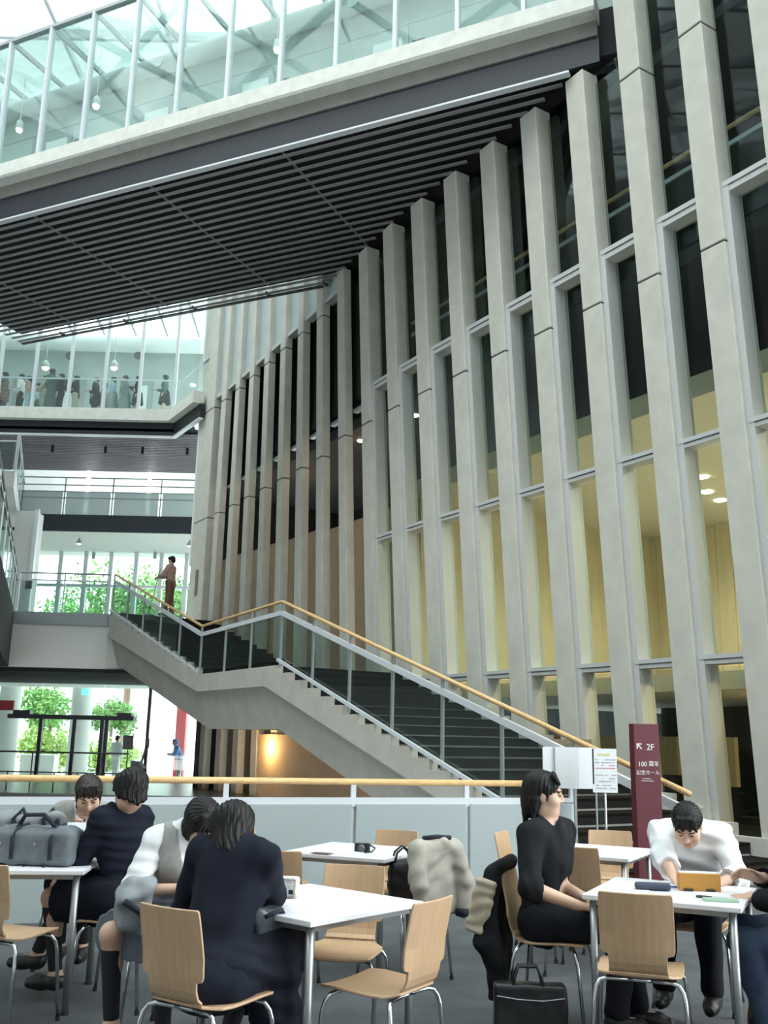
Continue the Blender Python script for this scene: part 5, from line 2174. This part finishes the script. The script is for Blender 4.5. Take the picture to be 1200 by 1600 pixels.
# jacket over the chair back, black tote on that chair's seat
cy = V((.19, 6.45, 0))
f2 = nrm((-.68, .73, 0))
bc = cy - f2 * .245
A = np.array([[f2[1], -f2[0], 0], f2, [0, 0, 1.0]])


def jk(f):
    f.rbox(bc + V((0, 0, .60)) - f2 * .022, (.185, .022, .205), A, .018, k=.03)
    f.rbox(bc + V((0, 0, .70)) + f2 * .028, (.19, .018, .12), A, .016, k=.03)
    f.cone(bc - A[0] * .15 + V((0, 0, .805)), bc + A[0] * .15 + V((0, 0, .805)), .042, .042, .04)
    for sg in (-1, 1):
        a = bc + A[0] * sg * .165 + V((0, 0, .77)) - f2 * .02
        m_ = a + A[0] * sg * .035 - f2 * .05 - V((0, 0, .18))
        f.cone(a, m_, .055, .050, .04)
        f.cone(m_, m_ - V((0, 0, .17)) + A[0] * sg * -.01, .050, .042, .02)
    f.cone(bc + A[0] * .05 + V((0, 0, .82)) - f2 * .03, bc + A[0] * .16 + V((0, 0, .79)) - f2 * .045, .03, .02, .02)


c = bc + V((0, 0, .62))
f = Field(c - .42, c + .42, .007)
jk(f)
f.wrinkle(.0028, 22, 8)
root = (bc[0], bc[1], .35)
b = field_obj('jacket', f, 'jacket', root)
tag(b, 'beige jacket draped over the chair beside the papers table', 'jacket')
for sg in (-1, 1):
    e_ = bc + A[0] * sg * .18 - f2 * .07 + V((0, 0, .42))
    MB().lathe([(.020, -.035), (.043, -.03), (.046, .012), (.03, .02)], Vector(e_), 16).build('cuff', 'strap', b, off=root, smooth=True)
mb = MB().tube([Vector(bc - A[0] * .10 + V((0, 0, .853))), Vector(bc + V((0, 0, .858)) - f2 * .02), Vector(bc + A[0] * .11 + V((0, 0, .848)) - f2 * .03)], .014, 8)
mb.build('collar', 'strap', b, off=root, smooth=True)
c = cy + V((0, 0, .445 + .125)) - f2 * .02 - A[0] * .12
c = V(aty(629, 1370, 6.42))
c[2] = .452 + .125
At = axes(.25)
root = (c[0], c[1], .452)
b = soft('tote_bag', 'nylon', c, (.09, .05, .125), .035, At, wr=.004, wf=24, seed=9)
tag(b, 'black tote bag with looped handles standing on the jacket chair', 'bag')
for sy in (-.03, .03):
    MB().tube([L(c, At, -.06, sy, .11), L(c, At, -.045, sy, .17), L(c, At, .0, sy, .205), L(c, At, .04, sy, .17), L(c, At, .055, sy, .11)], .007, 8).build('handle', 'nylon', b, off=root, smooth=True)

# dark jacket with pale lining hung on the chair of the man in black
cy = V((.93, 5.45, 0))
f2 = nrm((.93, -.36, 0))
bc = cy - f2 * .25
A = np.array([[f2[1], -f2[0], 0], f2, [0, 0, 1.0]])
c = bc + V((0, 0, .48))
f = Field(c - .48, c + .48, .007)
f.rbox(bc + V((0, 0, .56)) - f2 * .035, (.20, .022, .22), A, .02, k=.03)
f.rbox(bc + V((0, 0, .30)) - f2 * .03, (.17, .03, .17), A, .025, k=.06)
f.cone(bc + A[0] * .17 + V((0, 0, .72)) - f2 * .02, bc + A[0] * .20 - f2 * .07 + V((0, 0, .42)), .05, .045, .04)
f.cone(bc + A[0] * .19 + V((0, 0, .42)) - f2 * .04, bc + A[0] * .16 + V((0, 0, .18)) + f2 * .05, .05, .03, .05)
f.cone(bc - A[0] * .15 + V((0, 0, .79)), bc + A[0] * .15 + V((0, 0, .79)), .035, .035, .04)
f.wrinkle(.0022, 20, 12)
root = (bc[0], bc[1], .12)
b = field_obj('jacket', f, 'blackcloth', root)
tag(b, 'dark jacket with pale lining hung on the chair of the man in black', 'jacket')
c = bc + A[0] * .225 + V((0, 0, .60)) - f2 * .075
o = soft('lining', 'lining', c, (.022, .055, .135), .02, np.array([A[0], nrm(A[1] - A[2] * .3), nrm(A[2] + A[1] * .3)]), b, root, wr=.003, wf=25, seed=13)
# briefcase
A = axes(-.05)
c = V((.77, 5.16, .142))
root = (c[0], c[1], 0)
b = soft('briefcase', 'leather', c, (.18, .05, .140), .022, A, wr=.0015, wf=20, seed=14)
tag(b, 'black leather briefcase standing on the floor beside the man in black', 'briefcase')
for sy in (-.035, .035):
    MB().tube([L(c, A, -.09, sy, .10), L(c, A, -.075, sy, .17), L(c, A, -.055, sy * .5, .215), L(c, A, .035, sy * .5, .215), L(c, A, .055, sy, .17), L(c, A, .07, sy, .10)], .008, 8).build('handle', 'leather', b, off=root, smooth=True)
MB().tube([L(c, A, -.165, -.051, .085), L(c, A, -.06, -.053, .072), L(c, A, .06, -.053, .068), L(c, A, .165, -.051, .082)], .003, 6).build('zip', 'chrome', b, off=root)


# things on the right table
def flat(name, mt, x, y, w, d, hgt, yaw, label, cat, z=.7205, group=None, bevel=0):
    p = atz(x, y, z)
    A = axes(yaw)
    o = MB().box((0, 0, hgt / 2), (w, d, hgt)).build(name, mt, bevel=bevel)
    o.location = (p.x, p.y, z)
    o.rotation_euler = (0, 0, yaw)
    return tag(o, label, cat, group)


o = flat('tissue_box', 'orange', 1092, 1391, .205, .085, .085, -.12, 'orange box standing on the table before the bowed man in white', 'box', bevel=.004)
MB().box((0, .0, .0865), (.19, .07, .003)).build('paper_top', 'paper', o)
for sx in (-.06, .05):
    MB().box((sx, -.045, .006), (.045, .012, .012)).build('clip', 'darkframe', o)
p = atz(1020, 1391, .72)
A = axes(-.18)
c = V((p.x, p.y, .722 + .018))
b = soft('pencil_case', 'case', c, (.09, .028, .018), .017, A, h=.004, wr=0)
tag(b, 'dark slate pencil case lying left of the orange box', 'pencil case')
MB().tube([L(c, A, -.08, -.006, .0185), L(c, A, .08, -.006, .0185)], .002, 6).build('zip', 'greymetal', b, off=(c[0], c[1], c[2] - .018))
flat('paper_sheet', 'paper', 985, 1385, .21, .297, .002, -.35, 'white sheet at the left corner of the right table', 'paper', z=.7206)
flat('paper_sheet', 'paper', 1062, 1382, .21, .28, .002, -.50, 'white sheet under the hands of the man in white', 'paper', z=.7207)
flat('paper_sheet', 'paper', 1118, 1398, .20, .14, .002, -.15, 'white sheet in front of the orange box', 'paper', z=.7206)
o = flat('notebook', 'greenbook', 1126, 1408, .16, .075, .010, -.22, 'pale green notebook at the near edge of the right table', 'notebook')
o = flat('phone', 'darkframe', 1100, 1403, .07, .03, .010, -.6, 'small dark phone beside the green notebook', 'phone', bevel=.003)
p = atz(1050, 1387, .722)
o = MB().tube([(-.07, 0, .006), (.06, .0, .006)], .005, 8).tube([(.06, 0, .006), (.072, 0, .006)], [.005, .001], 8).build('pen', 'bluepen', loc=(p.x, p.y, .7215), smooth=True)
o.rotation_euler = (0, 0, -.25)
tag(o, 'blue pen lying between the pencil case and the orange box', 'pen')
# papers and camera on the middle table
flat('newspaper', 'paper', 520, 1331, .36, .24, .004, -.42, 'spread newspaper on the middle table', 'newspaper', z=.7206)
o = bpy.data.objects[-1] if False else None
flat('photo_print', 'patterned', 503, 1333, .13, .07, .002, -.42, 'brownish printed picture lying on the newspaper', 'print', z=.7252)
p = atz(566, 1331, .722)
e = empty('camera', (p.x, p.y, .721), -.2, label='small black camera at the edge of the newspaper', cat='camera')
MB().box((0, 0, .028), (.10, .04, .055)).build('body', 'nylon', e, bevel=.006)
MB().tube([(.0, -.02, .028), (.0, -.05, .028)], .024, 16).build('lens', 'gloss', e, smooth=True)
MB().tube([(.05, 0, .045), (.09, -.02, .03), (.075, -.05, .01), (.03, -.07, .006)], .005, 6).build('strap', 'nylon', e, smooth=True)
# brown bag at the lower right corner
A = axes(.1)
c = V((2.02, 5.18, .14))
root = (c[0], c[1], 0)
b = soft('canvas_bag', 'kraft', c, (.15, .08, .138), .03, A, wr=.003, wf=22, seed=15)
tag(b, 'brown canvas bag on the floor at the lower right corner', 'bag')
MB().tube([L(c, A, -.07, -.06, .12), L(c, A, -.05, -.06, .19), L(c, A, .05, -.06, .19), L(c, A, .07, -.06, .12)], .008, 8).build('handle', 'nylon', b, off=root, smooth=True)
# small plate on the end pier
q = FP(12.25, -.02, 0)
zz = 5.7
mb = MB()
fbox(mb, 12.10, 12.30, -.02, .0, 5.55, 6.35, True)
tag(mb.build('wall_sign', 'brownwall', off=FP(12.2, -.02, 5.9)), 'narrow brown plate on the wide pier beside the upper landing', 'sign')

# ================================================================ PEOPLE FARTHER AWAY


def stand(x, y, z, yaw, sc, label, topm, botm, kind='trousers', hairs='short', arms=0, h=.016, group=None, long_top=False, bag=None, hairm='hair', bend=0.03):
    F_ = V((math.cos(yaw), math.sin(yaw), 0))
    R_ = np.array([F_[1], -F_[0], 0])
    hip = V((x, y, z + .905 * sc))
    hands = (None, None)
    sh = hip + V((0, 0, .44 * sc))
    if arms == 1:
        hands = (sh + F_ * .36 * sc - R_ * .08 - V((0, 0, .28 * sc)), sh + F_ * .38 * sc + R_ * .06 - V((0, 0, .26 * sc)))
    elif arms == 2:
        hands = (None, sh + F_ * .40 * sc + R_ * .10 - V((0, 0, .22 * sc)))
    fig = Fig(hip, yaw, sc, lean=bend, female=hairs != 'short', face=F_ + V((0, 0, -.12)), hands=hands,
              ankles=(hip - R_ * .08 + F_ * .10 - V((0, 0, .9 * sc)), hip + R_ * .08 - F_ * .06 - V((0, 0, .9 * sc))))
    fig.body(label, h=h, group=group, detail=h < .013)
    fig.hair(hairm, hairs, h=h)
    g = .03 if long_top else .02

    def tp(f):
        fig.top(f, g, sleeve=.8, gs=.02, neck=.06)
        if long_top:
            f.cone(fig.hip, fig.hip - V((0, 0, .28 * sc)), .17, .19, .08)
    fig.cloth('top', topm, tp, h=h)
    if kind == 'trousers':
        fig.pants(botm, .02, wr=0)
    elif kind == 'skirt':
        def sk(f):
            f.cone(fig.hip + V((0, 0, .03)), fig.hip - V((0, 0, .36 * sc)), .16, .21, .05)
            f.halfcut(fig.hip - V((0, 0, .38 * sc)), (0, 0, -1))
        fig.cloth('skirt', botm, sk, h=h)
    elif kind == 'long':
        def sk(f):
            f.cone(fig.hip + V((0, 0, .03)), fig.hip - V((0, 0, .72 * sc)), .16, .22, .05)
            f.halfcut(fig.hip - V((0, 0, .74 * sc)), (0, 0, -1))
        fig.cloth('skirt', botm, sk, h=h)
    fig.shoes()
    if bag == 'backpack':
        c = fig.chest - fig.FT * .19
        f = Field(c - .35, c + .35, h)
        f.rbox(c, (.14, .09, .2), np.array([fig.RT, fig.FT, fig.U]), .06)
        o = field_obj('backpack', f, 'nylon', tuple(c - V((0, 0, .2))))
        tag(o, 'black backpack worn in the bridge queue', 'backpack')
    elif bag == 'white':
        c = fig.wri[1] - V((0, 0, .25)) + F_ * .02
        f = Field(c - .35, c + .35, h)
        f.rbox(c, (.04, .15, .15), np.array([fig.R, fig.F, [0, 0, 1]]), .02)
        f.cone(c + V((0, 0, .14)), c + V((0, 0, .25)), .02, .015, .02)
        o = field_obj('shopping_bag', f, 'whitecloth', tuple(c - V((0, 0, .15))))
        tag(o, 'white shopping bag carried in the bridge queue', 'bag')
    return fig


LEFT = math.pi
QZ = 12.18
Q = [  # px, depth, yaw, scale, top, bottom, kind, hair, arms, long, bag, label
    (8, .9, LEFT, .98, 'patterned', 'darkskirt', 'trousers', 'bob', 0, True, None, 'person in a brown patterned blouse at the left end of the bridge queue'),
    (34, 1.3, LEFT, 1.04, 'whitecloth', 'darkskirt', 'trousers', 'short', 2, False, None, 'tall person in white top and dark trousers in the bridge queue'),
    (46, 1.0, LEFT + .3, .92, 'pinkshirt', 'paleblue', 'trousers', 'bob', 0, False, None, 'person in pinkish top and pale jeans in the bridge queue'),
    (61, 1.9, LEFT, .97, 'paleblue', 'teal', 'trousers', 'short', 0, False, None, 'person in pale blue behind a bridge mullion'),
    (72, 1.2, LEFT + .2, 1.0, 'beigepants', 'beigepants', 'trousers', 'bob', 1, True, None, 'person in a long beige coat in the bridge queue'),
    (81, .8, LEFT - .4, 1.06, 'teal', 'teal', 'long', 'long', 0, True, None, 'person in a long dark teal coat in the bridge queue'),
    (96, .9, LEFT, .97, 'blackcloth', 'blackpants', 'trousers', 'short', 0, False, 'backpack', 'person in black with a backpack in the bridge queue'),
    (120, 1.2, LEFT, 1.0, 'blackcloth', 'beigepants', 'trousers', 'long', 1, False, None, 'person in black top and beige trousers in the bridge queue'),
    (151, .8, LEFT, .87, 'blackcloth', 'blackpants', 'trousers', 'short', 2, True, None, 'short person in a black coat holding a hand forward in the bridge queue'),
    (165, 1.7, LEFT, .98, 'mauve', 'mauve', 'long', 'bob', 0, False, None, 'person in mauve behind the bridge mullion right of the short black coat'),
    (178, 1.0, LEFT + .2, .94, 'paleblue', 'greydress', 'long', 'bob', 0, False, None, 'person in pale blue top and long grey skirt in the bridge queue'),
    (196, .9, LEFT - .2, .96, 'greydress', 'greydress', 'long', 'short', 0, True, None, 'person in a long grey dress in the bridge queue'),
    (207, 1.8, LEFT, .93, 'greydress', 'teal', 'trousers', 'bob', 1, False, None, 'person half hidden behind the long grey dress on the bridge'),
    (217, .9, LEFT + .2, .95, 'blackcloth', 'darkskirt', 'skirt', 'bob', 0, False, 'white', 'person in black jacket carrying a white bag on the bridge'),
    (259, .8, LEFT, .97, 'teal', 'blackpants', 'skirt', 'long', 2, False, None, 'person in a short black skirt standing alone at the bridge corner'),
]
for px_, dy, yw, sc, tm, bm_, kd, hr, ar, lg, bg_, lb in Q:
    q = aty(px_, 600, Y2 + dy)
    stand(q.x, Y2 + dy, QZ, yw, sc * .97, lb, tm, bm_, kd, hr, ar, .018, 'people queuing on the far bridge', lg, bg_)

# person on the upper landing with a mop
q = atz(263, 962, L2Z)
fig = stand(q.x, q.y, L2Z, LEFT - .2, 1.0, 'person in a faded pink shirt and brown trousers on the upper landing', 'pinkshirt', 'brownpants', 'trousers', 'short', 1, .012)
w_ = Vector(fig.wri[1])
root = (w_.x - .12, w_.y - .05, L2Z)
e = empty('mop', root, label='thin mop held by the person on the upper landing', cat='mop')
MB().tube([(.12 + .02, .05, 1.35), (-.10, -.02, .03)], .013, 8).build('pole', 'greymetal', e, smooth=True)
MB().box((-.10, -.02, .02), (.30, .10, .035)).build('mop_head', 'paleblue', e, bevel=.01)

# people outside the entrance
q = aty(281, 1190, 34.6)
stand(q.x, 34.6, -.25, LEFT + .3, .95, 'person in a bright blue shirt and cap outside the entrance', 'brightblue', 'whitecloth', 'trousers', 'short', 1, .016, None, False, None, 'brightblue', .35)
q = aty(182, 1175, 37.0)
stand(q.x, 37.0, -.25, 1.2, .97, 'person in white clothes outside the entrance behind the door frames', 'whitecloth', 'whitecloth', 'trousers', 'short', 0, .018)
